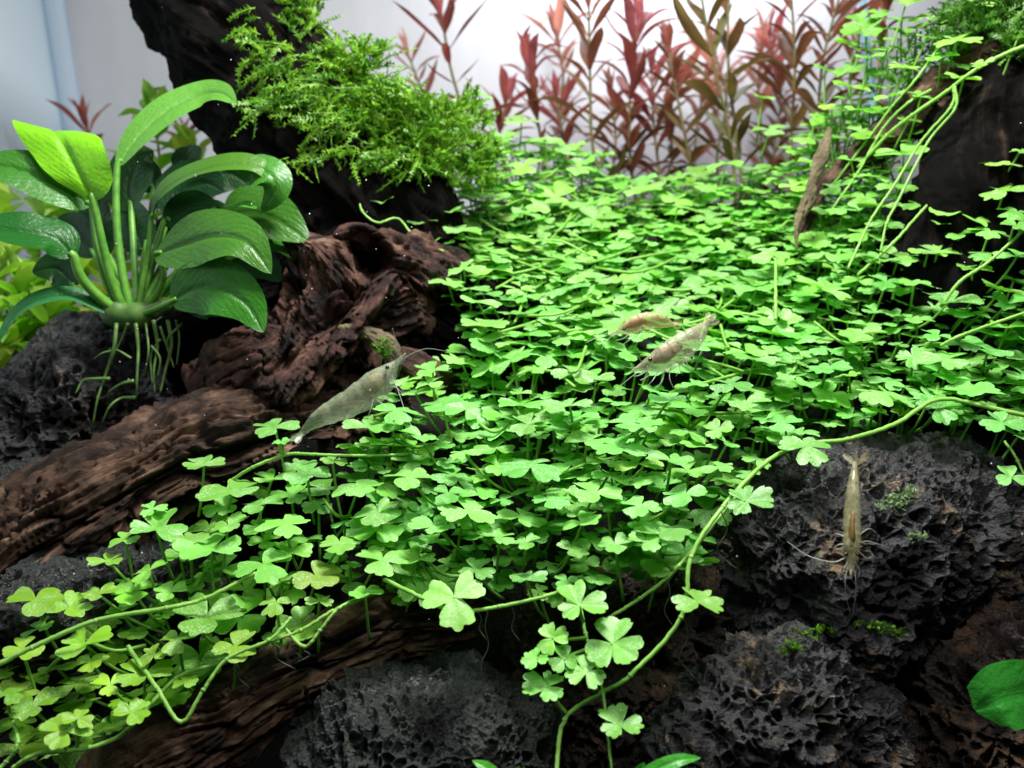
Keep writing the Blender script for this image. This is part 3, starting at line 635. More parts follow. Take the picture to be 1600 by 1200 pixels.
moss('small pale moss sprig on the top face of the large black lava rock', bits((1405,785,24,12,1),(1380,800,20,8,.5),(1415,770,16,8,.6)), 110, 35, 'mosspale', (.12, .28))
moss('tiny moss tuft on the right shoulder of the large black lava rock', bits((1432,840,12,6,1)), 26, 36, 'mosspale', (.1, .22))
moss('left moss bits on the lower lava rock under the upright shrimp', bits((1240,1010,14,7,1),(1225,1018,8,5,.4),(1265,990,20,5,.8),(1290,985,14,5,.5)), 90, 37, 'moss', (.1, .24))
moss('right moss bits on the lower lava rock under the upright shrimp', bits((1382,985,20,7,1),(1400,990,14,5,.5),(1345,975,12,5,.5),(1365,978,10,5,.4)), 80, 38, 'moss', (.1, .24))

# ------------------------------------------------------------------ blade leaves (ribbons along a midrib)
def blade(pts, width, face, prof=None, fold=.15, wave=.05, n=26, m=11, wn=3.0, ph=0.0, roll=None, side=None):
    """pts 3D midrib; width in cm; face: direction the top side looks to"""
    cur = catmull(pts, n); A = np.array([tuple(q) for q in cur]); T = np.gradient(A, axis=0); T /= np.linalg.norm(T, axis=1)[:, None]
    if isinstance(face, list): Fv = np.array([tuple(q) for q in catmull(face, n)])
    else: Fv = np.repeat(np.array([tuple(face)]), n, 0)
    S = np.cross(T, Fv) if side is None else np.repeat(np.array([tuple(side)]), n, 0); S /= np.linalg.norm(S, axis=1)[:, None]; Nn = np.cross(S, T)
    t = np.linspace(0, 1, n); pr = (np.sin(math.pi*np.clip(t, 0, 1)**.78)**.72 if prof is None else np.interp(t, *prof))
    u = np.linspace(-1, 1, m); V = []
    for i in range(n):
        w_ = width*.5*pr[i]
        off = fold*np.abs(u)*w_ - (.25*w_*u*u if roll else 0) + wave*np.sin(t[i]*wn*6.28+ph+np.sign(u)*1.1)*np.abs(u)**1.5*min(1, pr[i]*1.5)*width*.5
        off = off - .05*width*np.exp(-(u/.09)**2)*pr[i]
        V.append(A[i][None]+S[i][None]*(u*w_)[:, None]+Nn[i][None]*off[:, None])
    return np.concatenate(V), gridfaces(n, m, False), cur
CAMD = -FW
rh = P(205, 488, 27.2)
an = thing('broad_leaf_plant', rh, 'broad dark green leaved plant with a bright upright leaf, rooted on the left log', 'plant')
T = Tubes(); T.add(catmull([P(165,480,27.3), P(190,492,27.2), P(215,493,27.2), P(245,482,27.3), P(268,470,27.6)], 16), [.3,.42,.48,.5,.46,.42,.42,.45,.44,.4,.34,.3,.3,.28,.22,.1], None, 12)
T.build('rhizome', M['root'], an)
UPV = Vector((0, -.25, 1)).normalized()
def aleaf(pts, wpx, face, pet, col, fold=.12, wave=.05, r0=.11, r1=.07, petcol=None, prof=None, label=None, ph=0, wn=2.0, side=None):
    pp = [P(*q) for q in pts]; v, f, cur = blade(pp, wpx*pts[0][2]/F, face, prof, fold, wave, ph=ph, wn=wn, n=34, m=21, side=side)
    t_, u_ = np.meshgrid(np.linspace(0, 1, 34), np.linspace(-1, 1, 21), indexing='ij'); tu = np.stack([t_.ravel(), np.abs(u_.ravel()), np.zeros(t_.size)], -1)
    lf = obj('leaf', mesh('leaf', v, f, attrs={'tu': tu}), M['anubias'], an, col)
    if label: lf['label'] = label
    if pet:
        T = Tubes(); T.add(catmull([P(*q) for q in pet]+[pp[0], pp[0].lerp(pp[1], .25)], 22), r0, r1, 8); T.build('leaf_stalk', M['anpet'], lf)
    return lf
G1 = (.03, .16, .03); G2 = (.075, .34, .05); G3 = (.18, .50, .015); G0 = (.018, .085, .022)
aleaf([(145,312,26.2),(126,278,26.0),(108,242,26),(90,208,26.2),(84,203,27.0)], 140, -CAMD+Vector((.15,-.2,.1)), [(195,490,27.2),(175,440,26.8),(160,380,26.5)], G3, .10, .05, .16, .10,
      label='bright yellow green young leaf standing upright, underside to the front', prof=([0,.05,.15,.3,.5,.75,.9,1],[.1,.3,.55,.8,.95,1,.9,.5]), side=RT-UP*.17)
aleaf([(183,262,27.3),(215,215,27.6),(262,172,28),(312,148,28.3),(345,145,28),(370,162,27.4)], 66, Vector((-.2,-.75,.7)), [(205,490,27.3),(190,420,27.2),(182,340,27.2)], (.14,.38,.06), .10, .05, .15, .09, wn=1.3,
      label='long pale green leaf rising to the right with a curled bright tip')
aleaf([(142,322,26.7),(105,298,26.3),(50,272,26),(-5,258,25.8),(-50,262,25.8)], 76, Vector((.1,-.7,.7)), [(190,485,27.3),(165,440,27),(150,380,26.8)], (.04,.17,.02), .15, .04)
aleaf([(116,402,26),(85,372,25.7),(40,362,25.4),(-20,356,25.2),(-60,370,25.2)], 80, Vector((0,-.5,.85)), [(190,492,27.2),(150,460,26.6),(125,430,26.2)], (.025,.13,.018), .15, .05, .18, .12)
aleaf([(236,345,27.4),(250,305,27),(290,275,26.7),(345,258,26.5),(400,258,26.5),(428,285,26.6)], 66, Vector((-.1,-.4,.9)), [(215,490,27.3),(225,430,27.4),(232,390,27.4)], (.07,.24,.025), .14, .05)
aleaf([(372,268,26.9),(400,262,26.6),(425,275,26.4),(428,300,26.5),(408,332,26.9)], 62, CAMD+Vector((.3,0,.3)), None, (.06,.26,.025), -.15, .03,
      label='curled leaf end rolled over at the right of the plant')
aleaf([(242,398,26.8),(285,382,26.2),(335,368,25.7),(385,378,25.3),(424,428,25.1)], 92, Vector((0,-.8,.6)), [(222,488,27.2),(250,450,27),(256,420,27)], (.035,.14,.015), .06, .07, wn=1.5)
aleaf([(345,345,28.0),(385,332,27.7),(430,342,27.4),(484,378,27.2)], 96, Vector((.1,-.8,.6)), [(235,485,27.4),(290,420,27.8)], (.06,.20,.02), .06, .05)
aleaf([(415,378,28.2),(450,385,28),(488,418,27.8)], 46, Vector((.1,-.4,.8)), [(240,485,27.5),(330,420,28)], (.10,.36,.05), .1, .03)
aleaf([(266,472,26.2),(305,450,25.8),(345,450,25.5),(385,475,25.3),(412,520,25.2)], 92, Vector((.1,-.9,.4)), [(225,490,27),(245,482,26.6)], (.03,.15,.012), .05, .04)
aleaf([(180,492,27),(120,462,26.5),(70,465,26.1),(25,490,25.8),(-10,545,25.6)], 34, Vector((0,-.5,.8)), [(200,492,27.2)], (.03,.17,.04), .2, .05)
aleaf([(330,332,27.2),(355,330,26.9),(382,320,26.7),(402,326,26.6)], 26, Vector((-.3,-.2,.8)), [(230,487,27.3),(285,410,27.3)], (.12,.42,.05), .2, .03)
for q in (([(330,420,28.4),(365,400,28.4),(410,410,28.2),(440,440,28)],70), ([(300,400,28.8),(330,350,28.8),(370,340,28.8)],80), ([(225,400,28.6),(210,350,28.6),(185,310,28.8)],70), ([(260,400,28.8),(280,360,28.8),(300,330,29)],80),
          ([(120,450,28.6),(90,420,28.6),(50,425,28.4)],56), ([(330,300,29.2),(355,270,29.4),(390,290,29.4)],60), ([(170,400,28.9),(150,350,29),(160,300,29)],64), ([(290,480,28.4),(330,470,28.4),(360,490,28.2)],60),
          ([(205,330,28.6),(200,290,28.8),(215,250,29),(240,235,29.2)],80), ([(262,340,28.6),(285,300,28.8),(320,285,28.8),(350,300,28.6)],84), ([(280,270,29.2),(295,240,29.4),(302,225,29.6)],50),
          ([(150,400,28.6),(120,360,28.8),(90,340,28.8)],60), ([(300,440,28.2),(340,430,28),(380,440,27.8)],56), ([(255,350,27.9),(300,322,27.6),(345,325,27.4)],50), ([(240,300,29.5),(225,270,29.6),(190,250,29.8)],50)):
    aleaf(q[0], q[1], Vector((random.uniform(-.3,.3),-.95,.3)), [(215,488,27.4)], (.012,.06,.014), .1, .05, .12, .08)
Rt = Tubes()
for pts in ([(182,505),(178,545),(165,585),(152,625),(145,665)],[(200,505),(190,530),(178,555)],[(212,505),(216,545),(214,590),(213,625)],[(213,622),(190,622),(172,635),(160,660)],[(210,595),(190,600),(172,612),(168,625)],
            [(172,592),(150,592),(130,595),(118,615)],[(240,500),(246,540),(240,580),(242,615)],[(262,500),(268,540),(258,580),(250,615)],[(250,510),(262,545),(272,575)],[(176,548),(160,552),(148,560)],[(228,505),(232,550),(224,590)],
            [(275,500),(280,530),(276,570)],[(205,560),(185,548),(170,545)],[(236,540),(250,560),(246,590)],[(285,505),(262,530),(268,555)],[(250,530),(236,556),(238,600)]):
    d0 = 26.6; Rt.add(catmull([P(x, y, d0+random.uniform(-.1, .25)) for x, y in pts], 16), .07 if len(pts) > 3 else .045, .025, 6)
Rt.build('roots', M['root'], an)['kind'] = 'stuff'

# single round leaf at the bottom right, and leaf tips at the bottom edge
b = thing('broad_leaf_plant', P(1640, 1180, 21), 'single round dark green leaf at the bottom right corner', 'plant')
v, f, cur = blade([P(1655,1085,20.4),(P(1600,1082,20)),P(1560,1092,19.8),P(1524,1110,20)], 100*20/F, Vector((0,-.8,.6)), ([0,.1,.35,.65,.88,1],[.5,.8,1,.98,.7,.1]), .02, .02)
lf = obj('leaf', mesh('leaf', v, f), M['anubias'], b, (.03, .26, .04))
T = Tubes(); T.add(catmull([P(1650,1085,20.5), P(1680,1130,21), P(1690,1230,21.5)], 8), .1, .13, 6); T.build('leaf_stalk', M['anpet'], b)
for lab, pts, w_ in (('pointed bright green leaf tip at the bottom edge right of the centre', [(985,1225,17.6),(1020,1205,17.5),(1060,1188,17.5),(1095,1184,17.6)], 24),
                     ('pair of small green leaf tips at the bottom edge left of the hanging sprig', [(790,1230,17.6),(765,1203,17.5),(738,1188,17.6)], 20)):
    b = thing('narrow_leaf_plant', P(pts[0][0], 1240, 17.8), lab, 'plant')
    v, f, cur = blade([P(*q) for q in pts], w_*17.6/F, Vector((0,-.5,.8)), None, .15, .03); obj('leaf', mesh('leaf', v, f), M['anubias'], b, (.11, .46, .05))
    x0, y0, d0 = pts[0]
    v, f, cur = blade([P(x0-5,y0+8,d0), P(x0+10,y0-15,d0), P(x0+22,y0-34,d0)], w_*.8*17.6/F, Vector((0,-.7,.6)), None, .15, .03); obj('leaf', mesh('leaf', v, f), M['anubias'], b, (.10, .42, .05))
    T = Tubes(); T.add([P(x0, y0-2, d0), P(x0-3, y0+30, d0+.2), P(x0-5, y0+80, d0+.6)], .06, .08, 6); T.build('stem', M['stem'], b)

# ------------------------------------------------------------------ red and yellow stem plants
M['yellow'] = mat_leaf('yellow_green_leaf', speck=False, rough=.5, trans=.5, tr_tint=(.85, 1.0, .35))
def lance_mesh(k, fat=.2, mat='red'):
    r = random.Random(k*3+1); cv = r.uniform(-.35, .6)
    pts = [Vector((0, 0, 0)), Vector((.33, r.uniform(-.03, .03), .06+cv*.1)), Vector((.68, r.uniform(-.05, .05), .08+cv*.0)), Vector((1, r.uniform(-.08, .08), .05-cv*.45))]
    v, f, c = blade(pts, fat*r.uniform(.85, 1.15), Vector((0, 0, 1)), ([0, .08, .3, .5, .75, 1], [.18, .3, .85, 1, .65, .03]), .35, .10, 14, 5, 1.6, r.uniform(0, 6))
    me = mesh('leaf', v, f); me.materials.append(M[mat]); return me
RM = [lance_mesh(k, .19) for k in range(14)]; YM = [lance_mesh(k+20, .46, 'yellow') for k in range(6)]
def stem_plant(name, label, cat, pts, seed, L0, L1, gap, cols, meshes, group, rad=.10, up=.75):
    r = random.Random(seed); W = [P(*q) for q in pts]; n = 40; cur = catmull(W, n)
    root = thing(name, W[0], label, cat, group); T = Tubes(); T.add(cur, rad, rad*.6, 6); T.build('stem', M['redstem'], root)
    tot = sum((cur[i+1]-cur[i]).length for i in range(n-1)); s = tot*.06; k = 0; a0 = r.uniform(0, 3)
    while s < tot:
        t = s/tot; c = cur[min(n-1, int(t*(n-1)))]; tg = (cur[min(n-1, int(t*(n-1))+1)]-cur[max(0, int(t*(n-1))-1)]).normalized()
        L = L0+(L1-L0)*t; L *= r.uniform(.55, 1.25); a = a0+k*math.pi/2+r.uniform(-.4, .4)
        for q in (0, 1):
            if r.random() < .06: continue
            aa = a+q*math.pi; h = Vector((math.cos(aa), math.sin(aa), 0)); rise = up*(.35+.9*t)+r.uniform(-.25, .25)
            X = (h+tg*rise).normalized(); Y = tg.cross(X).normalized(); Z = X.cross(Y)
            mt = Matrix((X*L, Y*L, Z*L)).transposed().to_4x4(); mt.translation = c
            o = bpy.data.objects.new('leaf', r.choice(meshes)); C.objects.link(o); o.parent = root; o.matrix_basis = Matrix.Translation(-root.location)@mt
            ci = min(len(cols)-1.001, max(0, t*(len(cols)-1)+r.uniform(-.35, .35))); A_, B_ = Vector(cols[int(ci)]), Vector(cols[int(ci)+1]); cc = A_.lerp(B_, ci-int(ci)); o.color = (*cc, 1)
        s += gap*.56*(1.2-.55*t)*r.uniform(.65, 1.4); k += 1
    for q in range(4):                          # the tuft at the tip
        aa = r.uniform(0, 6.28); X = (Vector((math.cos(aa), math.sin(aa), 0))*.35+tg).normalized(); Y = tg.cross(X).normalized(); Z = X.cross(Y); L = L1*.75
        mt = Matrix((X*L, Y*L, Z*L)).transposed().to_4x4(); mt.translation = cur[-1]
        o = bpy.data.objects.new('leaf', r.choice(meshes)); C.objects.link(o); o.parent = root; o.matrix_basis = Matrix.Translation(-root.location)@mt; o.color = (*cols[-1], 1)
    return root
PK = [(.11,.08,.04),(.17,.08,.05),(.30,.085,.07),(.42,.11,.12)]; OL = [(.12,.13,.04),(.16,.13,.045),(.25,.11,.06),(.36,.12,.09)]; PP = [(.25,.14,.08),(.42,.19,.15),(.52,.25,.21)]
GR = 'red stem plants in front of the back pane'
RS = [
 ('red stem plant furthest left, its pink tip beside the moss', [(765,330,42),(735,210,42),(705,110,41.5),(690,20,41)], 1, PK, 3.0, 3.0, 1.7),
 ('dense low red brown stem plant with a rosette top right of the moss', [(850,330,42),(848,240,42),(835,160,41.6),(826,95,41.4)], 2, PK, 2.4, 2.3, .8),
 ('tall dark stemmed red plant with a pointed pink leaf at the top edge', [(965,340,41),(928,240,41),(922,120,40.6),(920,10,40)], 3, OL, 2.8, 3.2, 1.5),
 ('bushy crimson stem plant in the middle of the back row', [(1000,350,42),(985,250,42),(985,150,41.5),(995,50,41)], 4, PK, 2.8, 2.8, 1.0),
 ('slim red stem plant leaning right behind the carpet crest', [(1095,340,40.5),(1078,250,40.5),(1058,150,40.5),(1045,80,40.5)], 5, OL, 2.2, 2.3, 1.2),
 ('thick olive stem plant with wide bronze leaves at the top', [(1150,330,38.5),(1142,220,38.5),(1115,100,38),(1090,-40,37.6)], 6, [(.14,.15,.04),(.17,.15,.045),(.24,.12,.06)], 3.2, 3.4, 2.3),
 ('olive stem plant standing close right of the thick bronze one', [(1165,330,39),(1152,220,39),(1138,100,38.6),(1140,-60,38.2)], 7, [(.14,.15,.04),(.17,.13,.045),(.26,.12,.06)], 3.0, 3.2, 2.2),
 ('red brown stem plant with a wide crown at the top edge right of the centre', [(1235,330,39.5),(1236,220,39.5),(1242,100,39),(1235,-30,38.6)], 8, OL, 2.6, 3.3, 1.3),
 ('bronze stem plant with upright pairs beside the climbing clover', [(1275,320,40),(1278,200,40),(1285,100,39.6),(1310,0,39)], 9, OL, 2.4, 3.0, 1.3),
 ('short red plant in the shade at the foot of the crimson one', [(900,345,43),(890,280,43),(880,215,43),(872,160,43)], 10, PK, 2.2, 2.2, .8),
 ('small brown stem plant low between the red rosette and the tall dark stem', [(950,340,43.5),(955,280,43.5),(962,220,43.5),(955,150,43.5)], 11, OL, 2.2, 2.4, .9),
 ('salmon pink plant far back, blurred, behind the slim red stem', [(1090,340,47),(1085,260,47),(1090,190,47),(1100,140,47)], 12, PP, 2.6, 2.6, 1.2),
 ('salmon pink plant far back right of the olive stems', [(1195,330,47),(1190,230,47),(1185,130,47),(1190,60,47)], 13, PP, 2.6, 2.8, 1.4),
 ('olive stem plant behind the topmost climbing clover leaves', [(1385,300,36),(1378,180,36),(1375,80,36),(1395,-30,35.6)], 14, OL, 2.4, 2.4, 1.6),
 ('faint pink plant low behind the moss slope', [(690,330,46),(675,240,46),(660,150,46),(640,90,46)], 15, PP, 2.2, 2.2, 1.6),
 ('dark red plant at the foot of the red crowned stem', [(1035,345,43),(1030,270,43),(1022,200,43),(1018,120,43)], 16, PK, 2.3, 2.6, .9),
 ('thin pinkish plant in the far row left of the pointed pink leaf', [(880,330,46),(872,220,46),(880,120,46),(870,60,46)], 19, PP, 2.4, 2.6, 1.3),
 ('brown leaved plant low in the far row behind the crimson one', [(1010,330,45),(1050,250,45),(1040,180,45),(1060,130,45)], 20, OL, 2.4, 2.4, .9),
 ('dusky pink plant in the far row under the wide crown', [(1225,330,46),(1210,240,46),(1220,150,46),(1205,70,46)], 21, PK, 2.4, 2.6, 1.0),
 ('leaning bronze plant in the far row right of the wide crown', [(1330,320,45),(1310,220,45),(1330,120,45),(1350,10,45)], 22, OL, 2.4, 2.6, 1.3),
 ('low russet plant at the crest right of the moss', [(800,330,44),(792,280,44),(780,220,44),(790,160,44)], 23, PK, 2.0, 2.2, .9),
 ('salmon plant in the far row under the bronze leaves', [(1130,330,47),(1120,250,47),(1135,160,47),(1120,90,47)], 24, PP, 2.4, 2.6, 1.1),
 ('small pink plant far back left, two leaves in a V above the broad leaves', [(150,330,46),(146,280,46),(142,225,46),(138,205,46)], 17, [(.30,.12,.07),(.55,.16,.13),(.6,.18,.16)], 1.4, 2.6, 2.6),
 ('blunt reddish plant behind the broad leaves beside the black branch', [(292,330,44),(292,280,44),(291,235,44),(290,215,44)], 18, [(.25,.08,.05),(.35,.10,.09),(.4,.12,.1)], 1.4, 1.8, 1.6)]
for lab, pts, sd, cols, L0, L1, gap in RS:
    stem_plant('stem_plant', lab, 'plant', pts, 500+sd, L0, L1, gap, cols, RM, GR)
YC = [(.20,.44,.05),(.32,.62,.07),(.52,.76,.18)]; GY = 'yellow green plants behind the black stone at the left'
YS = [((-20,640),(-10,560),(-20,470),(-15,420),33,'at the left edge, lowest of the blurred ones'),((40,620),(45,560),(35,500),(30,450),33,'second from the left edge, just above the black stone'),
 ((95,590),(90,540),(100,480),(95,440),34,'touching the top of the black stone'),((20,560),(10,480),(5,400),(0,330),36,'tall, behind the lower left broad leaf'),
 ((80,560),(70,480),(60,410),(65,330),37,'pale and tall, under the left pointing broad leaf'),((250,420),(245,340),(250,260),(240,180),40,'seen through the gap above the broad leaves'),
 ((340,400),(325,330),(310,270),(300,240),40,'beside the black branch behind the broad leaves'),((190,420),(205,350),(200,300),(210,230),41,'in the middle behind the broad leaves'),
 ((130,520),(135,470),(130,420),(140,390),36,'low behind the stalks of the broad leaves'),((160,560),(150,500),(165,450),(150,400),35,'behind the rhizome, right of the others at the stone top'),((70,610),(75,570),(70,520),(80,480),33,'in the middle of the group on the crest of the black stone'),
 ((120,600),(60,500),(110,420),(115,340),37,'leaning, between the two lower left broad leaves'),((0,700),(-10,640),(0,590),(-5,540),32,'lowest at the left edge beside the black stone')]
for i, (a, b_, c, d_, dd, lab) in enumerate(YS):
    cols = YC if i % 3 else [(.40,.34,.06),(.46,.55,.10),(.5,.68,.14)]
    stem_plant('stem_plant', 'yellow green plant '+lab, 'plant', [(*a, dd), (*b_, dd), (*c, dd), (*d_, dd)], 700+i, 2.2, 2.3, 1.0 if dd < 38 else 1.5, cols, YM, GY, .08, .5)

# ------------------------------------------------------------------ pipe behind the right plants, floating specks
T = Tubes(); T.add(catmull([P(1345,-60,43), P(1352,60,43), P(1362,150,43), P(1372,260,43)], 16), .22, .22, 10)
m = M_('pale_blue_glass'); m.base((.45, .75, .9), .1, .6); m.b.inputs['Transmission Weight'].default_value = .6; m.b.inputs['Roughness'].default_value = .15
tag(T.build('glass_pipe', m.m), 'thin pale blue glass pipe behind the plants at the upper right', 'pipe')


m = M_('pale_speck'); m.base((.8, .85, .85), .4, .5); M['speck'] = m
T = Tubes(); r = random.Random(5)
for _ in range(110):
    x, y = (r.uniform(180, 760), r.uniform(10, 960)) if r.random() < .65 else (r.uniform(0, 1600), r.uniform(0, 1190))
    p = P(x, y, r.uniform(17, 23) if y > 550 else r.uniform(20, 26)); q = r.uniform(.005, .015); e = Vector((r.uniform(-1, 1), r.uniform(-1, 1), r.uniform(-1, 1)))*q*1.2
    T.add([p-e, p-e*.5, p+e*.5, p+e], [q*.4, q, q, q*.4], None, 5)
o = T.build('floating_particles', M['speck']); tag(o, 'tiny pale specks floating in the water in front of the dark wood', None, kind='stuff')

# ------------------------------------------------------------------ shrimps
def mat_shrimp(name, c1, c2, c3, alpha):
    m = M_(name); tc = m.n('ShaderNodeTexCoord').outputs['Object']
    c = m.ramp(m.noise(5, tc, 4), [(.3, c1), (.65, c2)])
    c = m.mix(m.ramp(m.noise(14, tc, 4, .7), [(.55, (0, 0, 0)), (.64, (.9,)*3)]), c, c3)
    m.base(c, .25, .6); tr = m.n('ShaderNodeBsdfTransparent'); mx = m.n('ShaderNodeMixShader', i_0=alpha)
    m.L.new(tr.outputs[0], mx.inputs[1]); m.L.new(m.b.outputs[0], mx.inputs[2]); m.L.new(mx.outputs[0], m.out.inputs[0]); return m
M['shr1'] = mat_shrimp('clear_grey_green_shell', (.34, .42, .26), (.50, .56, .38), (.07, .06, .03), .36)
M['shr2'] = mat_shrimp('orange_brown_shell', (.42, .26, .12), (.55, .42, .24), (.16, .06, .03), .45)
M['shr3'] = mat_shrimp('speckled_brown_shell', (.30, .28, .16), (.46, .46, .30), (.10, .05, .02), .48)
M['shr4'] = mat_shrimp('clear_olive_shell', (.26, .25, .11), (.42, .40, .22), (.07, .06, .03), .36)
M['limb'] = mat_shrimp('clear_limbs', (.34, .40, .34), (.48, .54, .48), (.3, .3, .25), .40)
m = M_('black_eye'); m.base((.006, .005, .005), .15, .8); M['eye'] = m
def mat_org(n, c):
    m = M_(n); tc = m.n('ShaderNodeTexCoord').outputs['Object']; m.base(m.ramp(m.noise(7, tc, 3), [(.3, tuple(x*.5 for x in c)), (.7, c)]), .5, .3); return m
M['organ'] = mat_org('brown_organ', (.22, .14, .045)); M['organ2'] = mat_org('rust_organ', (.30, .10, .04))
def loft(sp, upv, n=64, m=18, wfac=.7, seg=0, rostrum=True):
    """sp: (px,py,depth,half height px) from the tail to the head"""
    cur = catmull([P(*q[:3]) for q in sp], n); R = np.array([q.x for q in catmull([Vector((q[3]*q[2]/F, 0, 0)) for q in sp], n)])
    A = np.array([tuple(q) for q in cur]); T = np.gradient(A, axis=0); T /= np.linalg.norm(T, axis=1)[:, None]
    U_ = np.repeat(np.array([tuple(upv)]), n, 0); S = np.cross(T, U_); S /= np.linalg.norm(S, axis=1)[:, None]; N_ = np.cross(S, T)
    t = np.linspace(0, 1, n); R = R*(1+(.10*((t*seg/.62) % 1)**.8*(t < .62)-.05*(t < .62)) if seg else 1)
    R = np.maximum(R, .004)
    a = np.arange(m)/m*2*math.pi; prof = np.where(np.sin(a) < 0, 1.0+.12*np.abs(np.sin(a)), 1.0)
    V = A[:, None]+R[:, None, None]*(np.sin(a)*prof)[None, :, None]*N_[:, None]+R[:, None, None]*wfac*np.cos(a)[None, :, None]*S[:, None]
    f = gridfaces(n, m, True).tolist(); f.append(list(range(m-1, -1, -1))); f.append(list(range((n-1)*m, n*m)))
    return V.reshape(-1, 3), f, cur, R, N_, S
def shrimp(label, sp, upv, mat, organ, omat, eyes, legs, antennae, fan, eye_r=.055, seg=6, wfac=.7):
    root = thing('shrimp', P(*sp[len(sp)//2][:3]), label, 'shrimp')
    V, f, cur, R, N_, S = loft(sp, upv, seg=seg, wfac=wfac)
    obj('body', mesh('body', V.tolist(), f), M[mat], root)
    ov, of, *_ = loft(organ, upv, 18, 10, .6); obj('organ', mesh('organ', ov.tolist(), of), M[omat], root)
    for (x, y, d) in eyes:
        v, ff = cubesphere(7); c = P(x, y, d); o = obj('eye', mesh('eye', v*eye_r, ff), M['eye'], root); o.matrix_parent_inverse = Matrix.Translation(-root.location); o.location = c
    for lg in legs:
        T = Tubes(); n = 4*len(lg); T.add(catmull([P(*q) for q in lg], n), np.linspace(.021, .008, n), None, 5); T.build('leg', M['limb'], root)
    for at in antennae:
        T = Tubes(); T.add(catmull([P(*q) for q in at], 20), .015, .006, 4); T.build('antenna', M['limb'], root)
    for fn in fan:
        v, ff, _c = blade([P(*q) for q in fn[:-1]], fn[-1]*fn[0][2]/F, CAMD, ([0, .3, .7, 1], [.35, .8, 1, .4]), .1, .02, 10, 5); obj('tail_fin', mesh('tail_fin', v, ff), M[mat], root)
    return root
UZ = Vector((-.35, -.15, 1)).normalized()
e = 22.3
shrimp('clear grey green shrimp at the left, side on beside the tan wood rim',
  [(466,684,e+.3,3),(480,668,e+.2,7),(498,654,e,13),(522,641,e,18),(550,627,e,21),(578,609,e,24),(597,592,e,21),(610,577,e,12),(620,566,e,4.5),(634,552,e,1)], Vector((-.55,-.1,.8)), 'shr1',
  [(566,618,e,3),(577,607,e,11),(588,594,e,13),(596,585,e,5)], 'organ', [(605,574,e-.27),(609,572,e+.25)],
  [[(583,624,e-.1),(580,638,e-.2),(573,656,e-.2)],[(588,624,e-.1),(604,637,e-.3),(609,660,e-.3)],[(596,618,e),(612,628,e-.3),(625,626,e-.4)],[(604,606,e),(618,605,e-.2),(630,616,e-.3)],
   [(608,594,e),(622,598,e-.3),(643,610,e-.3)],[(610,592,e),(625,604,e-.2),(632,618,e-.2)],[(570,630,e),(562,640,e-.1),(556,646,e-.1)],[(545,648,e),(540,655,e-.1)],[(528,655,e),(520,661,e-.1)]],
  [[(618,570,e),(622,545,e-.2),(613,513,e-.4)],[(616,572,e),(634,558,e-.2),(665,545,e-.5),(699,549,e-.7)],[(612,585,e),(622,610,e-.3),(640,660,e-1.2),(664,694,e-1.5)],[(614,574,e),(626,568,e-.1),(637,556,e-.2)]],
  [[(472,676,e+.3),(462,684,e+.2),(453,688,e+.1),9],[(473,678,e+.3),(466,688,e+.1),(464,693,e),9],[(474,674,e+.3),(463,680,e+.4),(455,682,e+.5),8]])
e = 24.0
shrimp('small orange brown shrimp above the middle of the carpet',
  [(1052,508,e+.3,3),(1040,504,e+.2,8),(1025,501,e,12),(1008,501,e,14),(993,506,e,14),(978,513,e,10),(966,518,e,5),(951,524,e,1)], Vector((.2,-.2,1)), 'shr2',
  [(1010,503,e-.1,3),(1000,502,e-.1,7),(988,506,e-.1,7),(978,511,e-.1,3)], 'organ2', [(975,514,e-.2),(977,512,e+.2)],
  [[(985,518,e),(976,528,e-.2),(962,532,e-.3)],[(995,517,e),(985,530,e-.2),(973,538,e-.2)],[(1006,514,e),(998,526,e-.2),(990,536,e-.2)],[(1018,512,e),(1016,522,e-.1),(1010,530,e-.1)]],
  [[(966,518,e),(945,522,e-.3),(915,536,e-.5)],[(966,519,e),(950,530,e-.3),(940,545,e-.6)]],
  [[(1048,507,e+.3),(1056,510,e+.3),(1064,512,e+.4),8],[(1048,505,e+.3),(1058,503,e+.3),(1066,503,e+.4),8]], .05)
e = 22.6
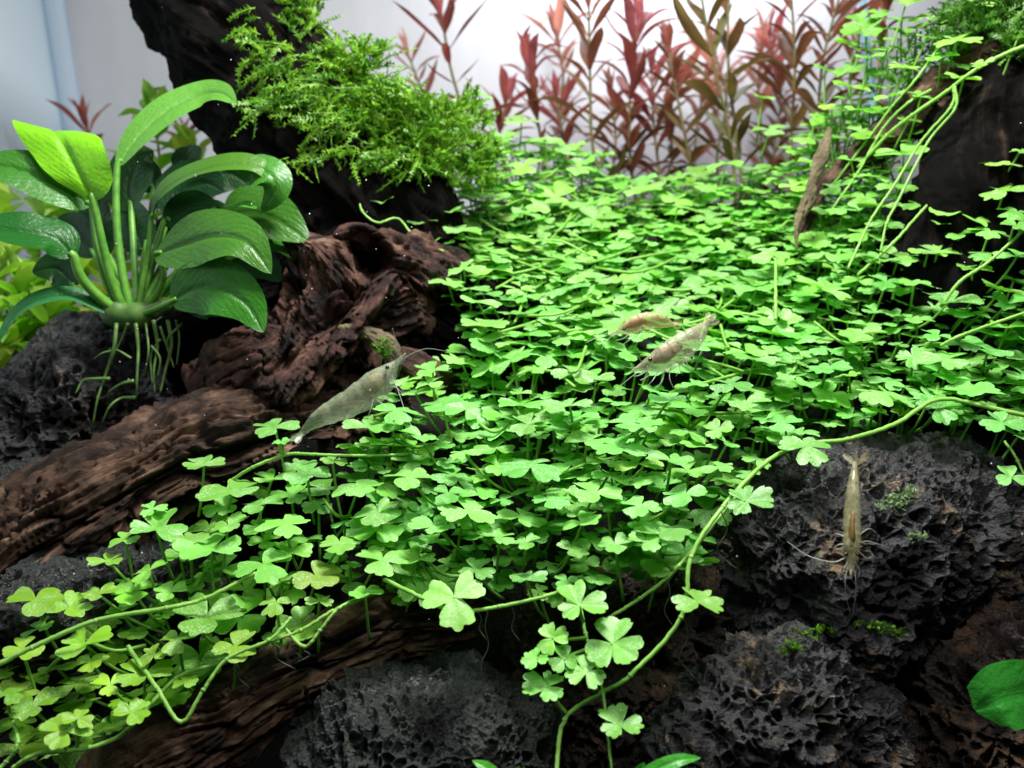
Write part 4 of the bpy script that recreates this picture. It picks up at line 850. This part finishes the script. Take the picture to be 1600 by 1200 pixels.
shrimp('larger speckled brown shrimp with feathery legs over the middle of the carpet',
  [(1110,500,e+.4,3),(1101,510,e+.3,9),(1088,524,e+.1,16),(1070,538,e,21),(1052,551,e,23),(1034,561,e,21),(1018,567,e,14),(1003,573,e,7),(986,580,e-.1,1)], Vector((-.4,-.15,.9)), 'shr3',
  [(1066,540,e-.1,3),(1048,548,e-.15,11),(1034,557,e-.15,10),(1020,564,e-.1,4)], 'organ2', [(1016,562,e-.3),(1019,560,e+.3)],
  [[(1020,577,e),(1012,588,e-.2),(1000,594,e-.3)],[(1028,580,e),(1020,594,e-.2),(1010,604,e-.2)],[(1038,580,e),(1034,596,e-.2),(1022,610,e-.2)],[(1048,574,e),(1046,590,e-.2),(1052,606,e-.2)],
   [(1060,566,e),(1062,578,e-.1),(1056,588,e-.1)],[(1070,560,e),(1074,570,e-.1),(1070,578,e-.1)],[(1080,550,e),(1084,560,e-.1),(1080,568,e-.1)],[(1092,538,e),(1096,548,e-.1),(1092,556,e-.1)],[(1012,578,e),(1000,586,e-.2),(990,588,e-.2)]],
  [[(1003,574,e),(980,574,e-.3),(960,566,e-.6)],[(1003,576,e),(985,590,e-.3),(968,604,e-.6)],[(1006,570,e),(996,556,e-.3),(985,545,e-.6)]],
  [[(1106,505,e+.4),(1112,498,e+.4),(1118,491,e+.5),10],[(1106,507,e+.4),(1116,504,e+.4),(1124,501,e+.5),9],[(1104,503,e+.4),(1105,496,e+.4),(1108,488,e+.5),9]], .06)
e = S4
shrimp('clear olive shrimp seen from above, head down on the large black lava rock',
  [(1336,722,e+.6,3),(1335,738,e+.5,6),(1333,765,e+.3,10),(1332,795,e+.2,12.5),(1331,825,e+.1,13.5),(1331,850,e,13),(1331,868,e,10),(1330,882,e,7),(1329,900,e-.1,1)], -CAMD*-1+Vector((0,0,.3)), 'shr4',
  [(1333,800,e-.05,3),(1331,822,e-.12,6),(1331,840,e-.1,8),(1331,855,e-.1,3)], 'organ', [(1322,866,e-.1),(1340,866,e-.1)],
  [[(1322,850,e),(1308,852,e+.1),(1300,864,e+.2)],[(1341,848,e),(1358,846,e+.1),(1388,856,e+.4)],[(1320,872,e),(1300,878,e),(1262,868,e+.4),(1230,846,e+.7)],[(1342,862,e),(1354,872,e+.1),(1366,868,e+.3)],
   [(1319,838,e),(1306,834,e+.2),(1296,842,e+.4)],[(1343,835,e),(1358,826,e+.2),(1368,832,e+.3)],[(1325,878,e),(1318,890,e),(1320,902,e)],[(1336,878,e),(1343,892,e),(1340,904,e)]],
  [[(1325,884,e),(1321,905,e-.1),(1322,930,e),(1328,957,e+.2)],[(1334,884,e),(1337,905,e-.1),(1337,930,e),(1333,957,e+.2)]],
  [[(1336,728,e+.6),(1328,718,e+.7),(1318,710,e+.8),10],[(1336,728,e+.6),(1346,718,e+.7),(1358,712,e+.8),10],[(1336,730,e+.6),(1336,718,e+.6),(1337,708,e+.6),7]], .05, wfac=1.0)
